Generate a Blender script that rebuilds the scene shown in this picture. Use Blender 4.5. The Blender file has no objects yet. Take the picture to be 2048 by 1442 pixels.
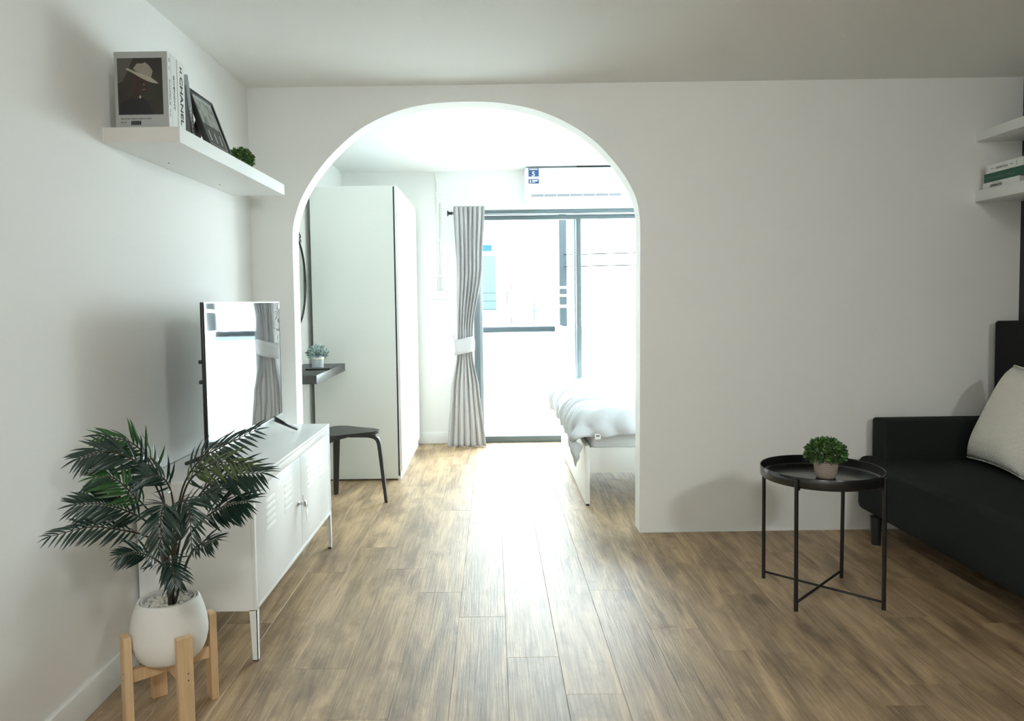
import bpy, bmesh, math, random
from math import sin, cos, pi, radians
from mathutils import Vector, Matrix, noise
random.seed(7)
SC = bpy.context.scene
COL = SC.collection

# ------------------------------------------------------------------ camera
cam_d = bpy.data.cameras.new('camera'); cam = bpy.data.objects.new('camera', cam_d); COL.objects.link(cam)
cam_d.sensor_fit = 'HORIZONTAL'; cam_d.sensor_width = 36.0
cam_d.lens = 1470.45 / 2048 * 36.0
cam_d.shift_x = 0.01755; cam_d.shift_y = -0.0222
yaw, pitch, roll = .0008, .0505, -.0143
fw = Vector((sin(yaw)*cos(pitch), cos(yaw)*cos(pitch), -sin(pitch)))
rt = Vector((cos(yaw), -sin(yaw), 0)); up = rt.cross(fw)
r2 = rt*cos(roll) + up*sin(roll); u2 = -rt*sin(roll) + up*cos(roll)
mw = Matrix((r2, u2, -fw)).transposed().to_4x4(); mw.translation = (0, 0, 1.2314)
cam.matrix_world = mw
cam_d.clip_start = .05; cam_d.clip_end = 200
SC.camera = cam

# ------------------------------------------------------------------ light and exposure
world = bpy.data.worlds.new('sky'); SC.world = world; world.use_nodes = True
wn = world.node_tree.nodes; bg = wn['Background']
bg.inputs[0].default_value = (0.90, 0.965, 1.0, 1); bg.inputs[1].default_value = 16.0
SC.view_settings.view_transform = 'Standard'; SC.view_settings.look = 'None'
SC.view_settings.gamma = 1.0; SC.view_settings.use_curve_mapping = False
SC.view_settings.exposure = 0.95
LAMP_POWER = 5.0
SC.cycles.max_bounces = 14; SC.cycles.diffuse_bounces = 8; SC.cycles.glossy_bounces = 5
SC.cycles.transparent_max_bounces = 12; SC.cycles.transmission_bounces = 8
SC.cycles.sample_clamp_indirect = 6.0; SC.cycles.caustics_reflective = True; SC.cycles.caustics_refractive = False
try:
    SC.cycles.use_denoising = True; SC.cycles.denoiser = 'OPENIMAGEDENOISE'
    SC.cycles.denoising_input_passes = 'RGB_ALBEDO_NORMAL'
except Exception: pass

def area_light(name, loc, rot, sx, sy, power, color, portal=False, shape='RECTANGLE', spread=pi):
    d = bpy.data.lights.new(name, 'AREA'); d.shape = shape; d.size = sx; d.size_y = sy
    d.energy = power; d.color = color; d.spread = spread
    if portal: d.cycles.is_portal = True
    o = bpy.data.objects.new(name, d); COL.objects.link(o); o.location = loc; o.rotation_euler = rot
    return o
# portal: only tells the renderer where the sky enters (the sliding door opening)
area_light('door_portal', (1.02, 6.46, .98), (radians(-90), 0, 0), 2.4, 1.96, 1, (1, 1, 1), portal=True)
def aim(frm, to):
    return (Vector(to)-Vector(frm)).to_track_quat('-Z', 'Y').to_euler()
SPOT = (1.9, -.6, 2.18)
area_light('spotlight_beam', SPOT, aim(SPOT, (.2, 3.8, 1.25)), .34, .34, LAMP_POWER, (.96, 1.0, .955), shape='DISK', spread=radians(85))
area_light('added_fill_light', (-.1, -.9, 2.27), (0, 0, 0), .35, .35, LAMP_POWER*4.6, (.98, 1.0, .96), shape='DISK')  # unseen fill, added to brighten the front room

# ------------------------------------------------------------------ materials
def mat(name, color, rough=.5, metal=0.0, spec=.5, bump=None, var=None, coat=0.0, coat_r=.1):
    m = bpy.data.materials.new(name); m.use_nodes = True
    nt = m.node_tree; b = nt.nodes['Principled BSDF']
    b.inputs['Base Color'].default_value = (*color, 1); b.inputs['Roughness'].default_value = rough
    b.inputs['Metallic'].default_value = metal; b.inputs['Specular IOR Level'].default_value = spec
    b.inputs['Coat Weight'].default_value = coat; b.inputs['Coat Roughness'].default_value = coat_r
    tc = nt.nodes.new('ShaderNodeTexCoord')
    # every material is procedural: a faint noise in colour and relief
    ns = nt.nodes.new('ShaderNodeTexNoise'); nt.links.new(tc.outputs['Object'], ns.inputs['Vector'])
    sc_, amt = var if var else (3.0, .04)
    ns.inputs['Scale'].default_value = sc_; ns.inputs['Detail'].default_value = 4
    mx = nt.nodes.new('ShaderNodeMix'); mx.data_type = 'RGBA'
    mx.inputs[6].default_value = (*[max(0, c*(1-amt)) for c in color], 1)
    mx.inputs[7].default_value = (*[min(1, c*(1+amt)) for c in color], 1)
    nt.links.new(ns.outputs['Fac'], mx.inputs[0]); nt.links.new(mx.outputs[2], b.inputs['Base Color'])
    if bump:
        bs, bd = bump
        n2 = nt.nodes.new('ShaderNodeTexNoise'); nt.links.new(tc.outputs['Object'], n2.inputs['Vector'])
        n2.inputs['Scale'].default_value = bs; n2.inputs['Detail'].default_value = 5
        bp = nt.nodes.new('ShaderNodeBump'); bp.inputs['Strength'].default_value = 1.0; bp.inputs['Distance'].default_value = bd
        nt.links.new(n2.outputs['Fac'], bp.inputs['Height']); nt.links.new(bp.outputs['Normal'], b.inputs['Normal'])
    return m

def wood_mat(name, light, dark, rough, axis, gs=(60, 2.5), bumpd=.0004, spec=.5, perobj=0.0, mix_hi=None, blotch=.35):
    m = bpy.data.materials.new(name); m.use_nodes = True; nt = m.node_tree; L = nt.links.new
    b = nt.nodes['Principled BSDF']; b.inputs['Specular IOR Level'].default_value = spec
    tc = nt.nodes.new('ShaderNodeTexCoord'); oi = nt.nodes.new('ShaderNodeObjectInfo')
    mul = nt.nodes.new('ShaderNodeVectorMath'); mul.operation = 'SCALE'; mul.inputs[0].default_value = (37., 91., 53.)
    L(oi.outputs['Random'], mul.inputs[3])
    add = nt.nodes.new('ShaderNodeVectorMath'); add.operation = 'ADD'
    L(tc.outputs['Object'], add.inputs[0]); L(mul.outputs[0], add.inputs[1])
    def mapping(a, l):
        mp = nt.nodes.new('ShaderNodeMapping'); s = [a, a, a]; s[axis] = l
        mp.inputs['Scale'].default_value = s; L(add.outputs[0], mp.inputs['Vector']); return mp
    # broad cathedral grain
    mp1 = mapping(gs[0]*.22, gs[1]*.55); n1 = nt.nodes.new('ShaderNodeTexNoise'); n1.inputs['Scale'].default_value = 1; n1.inputs['Detail'].default_value = 3; n1.inputs['Distortion'].default_value = 1.2
    L(mp1.outputs[0], n1.inputs['Vector'])
    # fine fibres
    mp2 = mapping(gs[0]*3.2, gs[1]*1.6); n2 = nt.nodes.new('ShaderNodeTexNoise'); n2.inputs['Scale'].default_value = 1; n2.inputs['Detail'].default_value = 6; n2.inputs['Roughness'].default_value = .65; n2.inputs['Distortion'].default_value = .4
    L(mp2.outputs[0], n2.inputs['Vector'])
    # blotches / knots
    mp3 = mapping(gs[0]*.16, gs[1]*1.3); n3 = nt.nodes.new('ShaderNodeTexNoise'); n3.inputs['Scale'].default_value = 1; n3.inputs['Detail'].default_value = 5; n3.inputs['Roughness'].default_value = .7
    L(mp3.outputs[0], n3.inputs['Vector'])
    r1 = nt.nodes.new('ShaderNodeValToRGB'); r1.color_ramp.elements[0].position = .37; r1.color_ramp.elements[1].position = .64
    r1.color_ramp.elements[0].color = (*dark, 1); r1.color_ramp.elements[1].color = (*light, 1)
    mm = nt.nodes.new('ShaderNodeMath'); mm.operation = 'MULTIPLY_ADD'; mm.inputs[1].default_value = .45
    L(n2.outputs['Fac'], mm.inputs[0])
    m2 = nt.nodes.new('ShaderNodeMath'); m2.operation = 'MULTIPLY'; m2.inputs[1].default_value = .55; L(n1.outputs['Fac'], m2.inputs[0]); L(m2.outputs[0], mm.inputs[2])
    L(mm.outputs[0], r1.inputs[0])
    r3 = nt.nodes.new('ShaderNodeValToRGB'); r3.color_ramp.elements[0].position = .30; r3.color_ramp.elements[1].position = .5
    d = 1-blotch; r3.color_ramp.elements[0].color = (d, d*.95, d*.9, 1); r3.color_ramp.elements[1].color = (1, 1, 1, 1)
    L(n3.outputs['Fac'], r3.inputs[0])
    mx = nt.nodes.new('ShaderNodeMix'); mx.data_type = 'RGBA'; mx.blend_type = 'MULTIPLY'; mx.inputs[0].default_value = 1
    L(r1.outputs[0], mx.inputs[6]); L(r3.outputs[0], mx.inputs[7])
    hs = nt.nodes.new('ShaderNodeHueSaturation'); L(mx.outputs[2], hs.inputs['Color'])
    mr = nt.nodes.new('ShaderNodeMapRange'); mr.inputs[3].default_value = 1-perobj; mr.inputs[4].default_value = 1+perobj
    L(oi.outputs['Random'], mr.inputs[0]); L(mr.outputs[0], hs.inputs['Value'])
    L(hs.outputs[0], b.inputs['Base Color'])
    rr = nt.nodes.new('ShaderNodeMapRange'); rr.inputs[3].default_value = rough+.08; rr.inputs[4].default_value = rough-.06
    L(n2.outputs['Fac'], rr.inputs[0]); L(rr.outputs[0], b.inputs['Roughness'])
    bp = nt.nodes.new('ShaderNodeBump'); bp.inputs['Distance'].default_value = bumpd; bp.inputs['Strength'].default_value = 1
    L(n2.outputs['Fac'], bp.inputs['Height']); L(bp.outputs['Normal'], b.inputs['Normal'])
    return m

def weave_mat(name, color, rough, scale, dist, amt=.25, rot=45):
    m = bpy.data.materials.new(name); m.use_nodes = True; nt = m.node_tree; L = nt.links.new
    b = nt.nodes['Principled BSDF']; b.inputs['Roughness'].default_value = rough; b.inputs['Specular IOR Level'].default_value = .2
    b.inputs['Sheen Weight'].default_value = .0
    tc = nt.nodes.new('ShaderNodeTexCoord'); hs = []
    for a, ax in ((rot, 'X'), (rot, 'Z')):
        mp = nt.nodes.new('ShaderNodeMapping'); mp.inputs['Rotation'].default_value = (radians(a), radians(a*.6), radians(a)); L(tc.outputs['Object'], mp.inputs[0])
        w = nt.nodes.new('ShaderNodeTexWave'); w.bands_direction = ax; w.inputs['Scale'].default_value = scale; w.inputs['Distortion'].default_value = .6
        L(mp.outputs[0], w.inputs[0]); hs.append(w)
    mu = nt.nodes.new('ShaderNodeMath'); mu.operation = 'MAXIMUM'; L(hs[0].outputs['Fac'], mu.inputs[0]); L(hs[1].outputs['Fac'], mu.inputs[1])
    mx = nt.nodes.new('ShaderNodeMix'); mx.data_type = 'RGBA'
    mx.inputs[6].default_value = (*[c*(1-amt) for c in color], 1); mx.inputs[7].default_value = (*color, 1)
    L(mu.outputs[0], mx.inputs[0]); L(mx.outputs[2], b.inputs['Base Color'])
    bp = nt.nodes.new('ShaderNodeBump'); bp.inputs['Distance'].default_value = dist; L(mu.outputs[0], bp.inputs['Height']); L(bp.outputs['Normal'], b.inputs['Normal'])
    return m

def glass_mat(name, tint=(.94, .98, .98), refl=1.45):
    m = bpy.data.materials.new(name); m.use_nodes = True; nt = m.node_tree; L = nt.links.new
    nt.nodes.remove(nt.nodes['Principled BSDF']); out = nt.nodes['Material Output']
    t = nt.nodes.new('ShaderNodeBsdfTransparent'); t.inputs[0].default_value = (*tint, 1)
    g = nt.nodes.new('ShaderNodeBsdfGlossy'); g.inputs['Roughness'].default_value = .01
    f = nt.nodes.new('ShaderNodeFresnel'); f.inputs[0].default_value = refl
    mx = nt.nodes.new('ShaderNodeMixShader'); ge = nt.nodes.new('ShaderNodeNewGeometry'); fa = nt.nodes.new('ShaderNodeMath'); fa.operation = 'SUBTRACT'; fa.inputs[0].default_value = 1
    fm = nt.nodes.new('ShaderNodeMath'); fm.operation = 'MULTIPLY'; L(ge.outputs['Backfacing'], fa.inputs[1]); L(fa.outputs[0], fm.inputs[0]); L(f.outputs[0], fm.inputs[1])
    L(fm.outputs[0], mx.inputs[0]); L(t.outputs[0], mx.inputs[1]); L(g.outputs[0], mx.inputs[2])
    L(mx.outputs[0], out.inputs[0]); return m

M = {}
M['wall'] = mat('wall_paint', (.865, .87, .855), .85, spec=.3, bump=(420, .00025), var=(2, .012))
M['ceiling'] = mat('ceiling_paint', (.875, .88, .865), .9, spec=.2, var=(2, .01))
M['darkwall'] = mat('charcoal_paint', (.035, .036, .038), .8, spec=.3, bump=(300, .0002))
M['trim'] = mat('white_trim', (.84, .86, .85), .4, var=(2, .01))
M['jamb'] = mat('jamb_paint', (.88, .88, .86), .7, var=(2, .01))
M['floor_base'] = mat('floor_underlay', (.10, .075, .05), .9)
M['plank'] = wood_mat('vinyl_plank', (.53, .37, .21), (.18, .113, .057), .45, 1, gs=(46, 2.6), bumpd=.0012, spec=.9, perobj=.07, blotch=.45)
M['pine'] = wood_mat('pale_pine', (.74, .54, .33), (.56, .37, .2), .55, 2, gs=(60, 3), bumpd=.0003, perobj=.06, blotch=.12)
M['blackwood'] = wood_mat('black_brown_wood', (.045, .045, .045), (.018, .018, .018), .38, 1, gs=(70, 3), bumpd=.0003, blotch=.2)
M['stoolblack'] = mat('black_stained_wood', (.022, .024, .024), .38, bump=(250, .0002), var=(20, .2))
M['whitemetal'] = mat('white_enamelled_metal', (.83, .85, .85), .28, spec=.5, var=(2, .01))
M['shelfwhite'] = mat('white_shelf_foil', (.80, .82, .81), .38, var=(2, .01))
M['shelfend'] = mat('shelf_end_foil', (.72, .70, .67), .5, var=(4, .02))
M['wardrobe'] = mat('wardrobe_foil', (.74, .77, .74), .5, var=(2, .01))
M['wardrobedoor'] = mat('wardrobe_door_foil', (.86, .87, .86), .4, var=(2, .01))
M['black'] = mat('black_plastic', (.012, .013, .014), .35)
M['blackmetal'] = mat('black_powder_coat', (.008, .008, .009), .38, bump=(900, .0001))
M['trayblack'] = mat('black_tray_enamel', (.012, .012, .012), .22, coat=.3)
M['silver'] = mat('silver_bezel', (.75, .78, .8), .25, metal=.6)
M['chrome'] = mat('nickel_plating', (.6, .58, .54), .25, metal=1)
M['dark'] = mat('dark_slot', (.01, .01, .01), .9)
M['sofa'] = weave_mat('charcoal_upholstery', (.019, .023, .022), .95, 190, .0004, .35)
M['sofaback'] = weave_mat('charcoal_back_upholstery', (.019, .019, .021), .95, 190, .0004, .35)
M['knit'] = weave_mat('cream_knit', (.86, .84, .76), .95, 42, .0022, .22, rot=38)
M['curtain'] = weave_mat('grey_curtain_cloth', (.52, .515, .52), .9, 260, .0002, .15, rot=3)
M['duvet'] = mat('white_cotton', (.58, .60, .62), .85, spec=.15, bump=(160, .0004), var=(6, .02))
M['mattress'] = mat('mattress_cover', (.78, .79, .80), .85, spec=.15, bump=(120, .0006))
M['bed'] = mat('white_bed_foil', (.84, .85, .83), .35, var=(2, .01))
M['alu'] = mat('grey_powder_coated_aluminium', (.12, .155, .165), .35, metal=.3)
M['aluL'] = mat('light_aluminium', (.33, .38, .40), .3, metal=.4)
M['glass'] = glass_mat('door_glass')
M['ac'] = mat('white_ac_plastic', (.86, .88, .90), .35, var=(2, .01))
M['acslot'] = mat('grey_vent_plastic', (.30, .31, .36), .5)
M['blue'] = mat('blue_print', (.03, .08, .22), .5)
M['white'] = mat('white_print', (.86, .88, .88), .5)
M['paper'] = mat('white_paper', (.78, .80, .79), .6, var=(2, .01))
M['page'] = mat('page_edges', (.70, .70, .66), .9, bump=(500, .0002))
M['ink'] = mat('black_ink', (.015, .015, .017), .6)
M['inkgrey'] = mat('grey_ink', (.16, .17, .18), .6)
M['covergrey'] = mat('grey_cover', (.40, .41, .41), .5, var=(2, .02))
M['bookslate'] = mat('slate_cover', (.16, .175, .185), .5)
M['bookblack'] = mat('black_cover', (.012, .012, .013), .5)
M['green'] = mat('green_cover', (.02, .105, .07), .5, var=(8, .15))
M['greenink'] = mat('pale_green_ink', (.11, .22, .16), .5)
M['pot'] = mat('rough_white_pot', (.74, .73, .69), .75, bump=(260, .0008), var=(12, .03))
M['liner'] = mat('grey_inner_pot', (.62, .62, .6), .6)
M['pebble'] = mat('white_pebble', (.58, .56, .50), .55, var=(20, .12))
M['soil'] = mat('dark_soil', (.03, .025, .02), .95, bump=(90, .003))
M['leafdark'] = mat('dark_palm_leaf', (.007, .028, .019), .3, spec=.6, var=(9, .35))
M['leafmid'] = mat('green_palm_leaf', (.022, .085, .020), .36, spec=.5, var=(9, .3))
M['leafolive'] = mat('olive_palm_leaf', (.055, .085, .022), .4, spec=.5, var=(9, .3))
M['stem'] = mat('brown_green_stem', (.030, .028, .018), .5, var=(30, .3))
M['box1'] = mat('boxwood_leaf', (.09, .21, .035), .5, var=(40, .5))
M['box2'] = mat('boxwood_leaf_dark', (.04, .10, .03), .5, var=(40, .5))
M['sage'] = mat('sage_leaf', (.36, .46, .44), .6, var=(40, .3))
M['bluepot'] = mat('pale_blue_glaze', (.50, .56, .58), .3)
M['gold'] = mat('gold_line', (.45, .36, .2), .35, metal=.8)
M['mirror'] = mat('mirror_silvering', (.82, .86, .86), .02, metal=1.0, var=(1, .003))
M['brownboard'] = mat('brown_hardboard', (.10, .055, .03), .8, var=(60, .2))
M['extwhite'] = mat('white_render', (.78, .8, .8), .9, bump=(30, .002))
M['extgrey'] = mat('grey_concrete', (.020, .026, .029), .95, spec=.05, var=(6, .12), bump=(30, .002))
M['exttile'] = mat('pale_balcony_tile', (.6, .62, .6), .6)
M['extblue'] = mat('blue_window_film', (.010, .028, .055), .9, spec=.0)
M['extcyan'] = mat('cyan_window_film', (.030, .046, .050), .9, spec=.0)
M['wire'] = mat('dark_wire', (.006, .007, .007), .9, spec=.02)
M['mat_white'] = mat('picture_mount', (.66, .66, .63), .7)
M['photo_dark'] = mat('photo_backdrop', (.028, .025, .018), .45, var=(14, .5))
M['photo_left'] = mat('photo_backdrop_light', (.085, .080, .072), .45, var=(10, .3))
M['photo_hat'] = mat('photo_hat', (.38, .35, .28), .45, var=(60, .12))
M['photo_hat2'] = mat('photo_hat_crown', (.27, .25, .20), .45, var=(60, .2))
M['photo_skin'] = mat('photo_skin', (.036, .021, .015), .45, var=(60, .5))
M['photo_lip'] = mat('photo_lip', (.16, .09, .07), .45)
M['photo_coat'] = mat('photo_coat', (.013, .013, .017), .45, var=(20, .4))
M['pot_terra'] = mat('terracotta_stripe', (.23, .13, .085), .6)
M['pot_pink'] = mat('pale_zigzag', (.60, .50, .42), .6)

def zigzag_mat():
    m = bpy.data.materials.new('zigzag_glaze'); m.use_nodes = True; nt = m.node_tree; L = nt.links.new
    b = nt.nodes['Principled BSDF']; b.inputs['Roughness'].default_value = .5
    tc = nt.nodes.new('ShaderNodeTexCoord'); sp = nt.nodes.new('ShaderNodeSeparateXYZ'); L(tc.outputs['Object'], sp.inputs[0])
    def mth(op, a, b_=None, c=None):
        n = nt.nodes.new('ShaderNodeMath'); n.operation = op
        for i, v in enumerate((a, b_, c)):
            if v is None: continue
            if isinstance(v, (int, float)): n.inputs[i].default_value = v
            else: L(v, n.inputs[i])
        return n.outputs[0]
    ang = mth('ARCTAN2', sp.outputs[1], sp.outputs[0])
    tri = mth('PINGPONG', mth('MULTIPLY', ang, 14/(2*pi)), .5)
    z = mth('MULTIPLY', sp.outputs[2], 118.0)
    v = mth('FRACT', mth('ADD', z, mth('MULTIPLY', tri, 3.2)))
    st = mth('GREATER_THAN', v, .5)
    mx = nt.nodes.new('ShaderNodeMix'); mx.data_type = 'RGBA'; L(st, mx.inputs[0])
    mx.inputs[6].default_value = (.13, .075, .055, 1); mx.inputs[7].default_value = (.66, .55, .46, 1)
    L(mx.outputs[2], b.inputs['Base Color']); return m
M['zigzag'] = zigzag_mat()

# ------------------------------------------------------------------ geometry helpers
def link(o, parent=None):
    COL.objects.link(o)
    if parent is not None: o.parent = parent
    return o
def bm_obj(name, bm, m, parent=None, smooth=False, loc=None, auto=None):
    me = bpy.data.meshes.new(name); bm.normal_update(); bm.to_mesh(me); bm.free()
    ms = m if isinstance(m, (list, tuple)) else [m]
    for x in ms: me.materials.append(M[x] if isinstance(x, str) else x)
    if smooth:
        for p in me.polygons: p.use_smooth = True
    o = bpy.data.objects.new(name, me); link(o, parent)
    if loc is not None: o.location = loc
    if auto:
        for p in me.polygons: p.use_smooth = True
        try:
            me.set_sharp_from_angle(angle=radians(auto))
        except Exception: pass
    return o
def tag(o, label=None, cat=None, group=None, kind=None):
    if label: o['label'] = label
    if cat: o['category'] = cat
    if group: o['group'] = group
    if kind: o['kind'] = kind
    return o
def empty(name, loc, rz=0, **k):
    o = bpy.data.objects.new(name, None); o.empty_display_size = .1; COL.objects.link(o); o.location = loc; o.rotation_euler = (0, 0, rz)
    return tag(o, **k)
def add_box(bm, x0, x1, y0, y1, z0, z1, bev=0, seg=2, mi=0, mtx=None):
    r = bmesh.ops.create_cube(bm, size=1)
    vs = r['verts']
    for v in vs:
        v.co = Vector(((x0+x1)/2 + v.co.x*(x1-x0), (y0+y1)/2 + v.co.y*(y1-y0), (z0+z1)/2 + v.co.z*(z1-z0)))
    fs = set(f for v in vs for f in v.link_faces)
    for f in fs: f.material_index = mi
    if bev:
        es = list(set(e for v in vs for e in v.link_edges))
        rr = bmesh.ops.bevel(bm, geom=es, offset=bev, segments=seg, profile=.5, affect='EDGES')
        vs = list(set(v for f in rr['faces'] for v in f.verts) | set(v for v in vs if v.is_valid))
    if mtx is not None:
        bmesh.ops.transform(bm, matrix=mtx, verts=vs)
    return vs
def box(name, x0, x1, y0, y1, z0, z1, m, parent=None, bev=0, seg=2, rel=None):
    bm = bmesh.new(); 
    if rel: x0, x1, y0, y1, z0, z1 = x0-rel[0], x1-rel[0], y0-rel[1], y1-rel[1], z0-rel[2], z1-rel[2]
    add_box(bm, x0, x1, y0, y1, z0, z1, bev, seg)
    return bm_obj(name, bm, m, parent, auto=40 if bev else None)
def add_tube(bm, pts, rad, n=10, mi=0, caps=True, squash=None):
    """tube through points; rad number or list; squash=(normal-axis scale)"""
    pts = [Vector(p) for p in pts]; k = len(pts)
    rads = rad if isinstance(rad, (list, tuple)) else [rad]*k
    rings = []; ref = None
    for i, p in enumerate(pts):
        t = (pts[min(i+1, k-1)] - pts[max(i-1, 0)]).normalized()
        if ref is None:
            ref = Vector((0, 0, 1)) if abs(t.z) < .9 else Vector((1, 0, 0))
        a = (ref - t*ref.dot(t)).normalized(); b = t.cross(a); ref = a
        ring = []
        for j in range(n):
            th = 2*pi*j/n
            ring.append(bm.verts.new(p + (a*cos(th)*(squash or 1) + b*sin(th))*rads[i]))
        rings.append(ring)
    for i in range(k-1):
        for j in range(n):
            f = bm.faces.new((rings[i][j], rings[i][(j+1) % n], rings[i+1][(j+1) % n], rings[i+1][j])); f.material_index = mi
    if caps:
        for r in (rings[0][::-1], rings[-1]):
            f = bm.faces.new(r); f.material_index = mi
def add_lathe(bm, prof, n=48, c=(0, 0), mi=0, closed=False):
    rings = []
    for r, z in prof:
        if r <= 1e-6: rings.append([bm.verts.new((c[0], c[1], z))])
        else: rings.append([bm.verts.new((c[0]+r*cos(2*pi*j/n), c[1]+r*sin(2*pi*j/n), z)) for j in range(n)])
    for a, b in zip(rings, rings[1:]):
        for j in range(n):
            q = (j+1) % n
            if len(a) == 1 and len(b) == 1: continue
            if len(a) == 1: f = bm.faces.new((a[0], b[q], b[j]))
            elif len(b) == 1: f = bm.faces.new((a[j], a[q], b[0]))
            else: f = bm.faces.new((a[j], a[q], b[q], b[j]))
            f.material_index = mi
    bmesh.ops.recalc_face_normals(bm, faces=bm.faces)
def poly_prism(bm, pts, z0, z1, mi=0, M4=None):
    a = [bm.verts.new((x, y, z0)) for x, y in pts]; b = [bm.verts.new((x, y, z1)) for x, y in pts]; n = len(pts)
    fs = [bm.faces.new(a[::-1]), bm.faces.new(b)]
    for i in range(n): fs.append(bm.faces.new((a[i], a[(i+1) % n], b[(i+1) % n], b[i])))
    for f in fs: f.material_index = mi
    if M4 is not None: bmesh.ops.transform(bm, matrix=M4, verts=a+b)
    return a+b
def spline(pts, n):
    """Catmull-Rom resample"""
    P = [Vector(p) for p in pts]; P = [P[0]*2-P[1]] + P + [P[-1]*2-P[-2]]
    out = []; segs = len(P)-3
    for i in range(n+1):
        u = i/n*segs; k = min(int(u), segs-1); t = u-k
        a, b, c, d = P[k:k+4]
        out.append(.5*((2*b)+(c-a)*t+(2*a-5*b+4*c-d)*t*t+(3*b-a-3*c+d)*t**3))
    return out
def text_obj(name, s, size, origin, xdir, ydir, m, parent, depth=.0006, width=None, bold=0.0, space=1.0):
    """flat lettering: baseline starts at origin, runs along xdir, letters stand along ydir"""
    cu = bpy.data.curves.new(name, 'FONT'); cu.body = s; cu.size = size; cu.extrude = depth/2; cu.offset = bold; cu.space_character = space
    cu.resolution_u = 3
    t = bpy.data.objects.new(name, cu); COL.objects.link(t)
    bpy.context.view_layer.update()
    me = bpy.data.meshes.new_from_object(t); COL.objects.unlink(t); bpy.data.objects.remove(t)
    xs = [v.co.x for v in me.vertices]; w = max(xs)-min(xs); sx = 1 if width is None else width/w
    X = Vector(xdir).normalized(); Y = Vector(ydir).normalized(); Z = X.cross(Y)
    mt = Matrix((X, Y, Z)).transposed().to_4x4(); mt.translation = Vector(origin)
    me.transform(mt @ Matrix.Diagonal((sx, 1, 1, 1))); me.materials.clear(); me.materials.append(M[m])
    o = bpy.data.objects.new(name, me); link(o, parent); return o

H = 2.3347; XL = -1.2411; XR = 2.73; YA = 3.8168; TH = .12; YB = 6.33; YF = -1.7; XLB = -1.27
# ================================================================== SETTING
floor = box('floor', XLB-.1, XR+.1, YF-.1, YB+.12, -.1, -.0055, 'floor_base'); tag(floor, kind='structure')
# individual planks
PW = .1801; PL = 1.22; X0 = .0305
def plank_mesh(w, l):
    bm = bmesh.new(); g = .0004; c = .0005
    x0, x1, y0, y1 = g, w-g, g, l-g; zt = 0.0
    lo = [bm.verts.new(p) for p in ((x0, y0, -.0054), (x1, y0, -.0054), (x1, y1, -.0054), (x0, y1, -.0054))]
    mi = [bm.verts.new(p) for p in ((x0, y0, -c), (x1, y0, -c), (x1, y1, -c), (x0, y1, -c))]
    tp = [bm.verts.new(p) for p in ((x0+c, y0+c, zt), (x1-c, y0+c, zt), (x1-c, y1-c, zt), (x0+c, y1-c, zt))]
    for a, b in ((lo, mi), (mi, tp)):
        for i in range(4): bm.faces.new((a[i], a[(i+1) % 4], b[(i+1) % 4], b[i]))
    bm.faces.new(tp); bm.faces.new(lo[::-1])
    me = bpy.data.meshes.new('plank'); bm.to_mesh(me); bm.free(); me.materials.append(M['plank']); return me
full = plank_mesh(PW, PL)
joints = {0: 2.48, 1: 2.237, 2: 3.056, 3: 2.685, -1: 2.81, -2: 3.056, -3: 3.336, -4: 2.42}
k0 = math.floor((XLB-X0)/PW); k1 = math.ceil((XR-X0)/PW)
for k in range(k0, k1):
    x = X0 + k*PW; w = PW
    xa = max(x, XLB+.002); xb = min(x+PW, XR-.002)
    j = joints.get(k, random.uniform(2, 3.2)); y = j - math.ceil((j-YF)/PL)*PL
    while y < YB:
        ya = max(y, YF+.002); yb = min(y+PL, YB+.03)
        if yb-ya > .02:
            me = full if (abs(ya-y) < 1e-6 and abs(yb-y-PL) < 1e-6 and abs(xa-x) < 1e-6 and abs(xb-x-PW) < 1e-6) else plank_mesh(xb-xa, yb-ya)
            o = bpy.data.objects.new('plank', me); link(o, floor); o.location = (xa, ya, 0)
        y += PL
ceiling = box('ceiling', XLB-.1, XR+.1, YF-.1, YB+.12, H, H+.1, 'ceiling'); tag(ceiling, kind='structure')
tag(box('wall_left', XL-.1, XL, YF, YA+.001, 0, H, 'wall'), kind='structure')
tag(box('wall_left_bedroom', XLB-.1, XLB, YA+TH-.001, YB, 0, H, 'wall'), kind='structure')
tag(box('wall_right', XR, XR+.1, YF, YA, 0, H, 'darkwall'), kind='structure')
tag(box('wall_right_bedroom', XR, XR+.1, YA+TH, YB, 0, H, 'wall'), kind='structure')
tag(box('wall_front', XLB-.1, XR+.1, YF-.1, YF, 0, H, 'wall'), kind='structure')
# arch wall
arch = [(-1.033, 0), (-1.032, .62), (-1.030, 1.25), (-1.030, 1.494), (-1.027, 1.605), (-1.009, 1.69), (-.969, 1.789), (-.891, 1.908), (-.786, 2.022),
        (-.654, 2.127), (-.495, 2.2), (-.347, 2.236), (-.199, 2.249), (-.051, 2.249), (.088, 2.236), (.244, 2.200), (.392, 2.137), (.52, 2.052),
        (.612, 1.96), (.686, 1.863), (.742, 1.756), (.763, 1.654), (.766, 1.561), (.762, .964), (.755, 0)]
curve = spline([(x, z, 0) for x, z in arch[3:23]], 80)
prof = [arch[0], arch[1], arch[2]] + [(p.x, p.y) for p in curve] + [arch[23], arch[24]]
bm = bmesh.new(); y0, y1 = YA, YA+TH
outer_l = [(XLB-.1, 0), (XLB-.1, H)]
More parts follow.
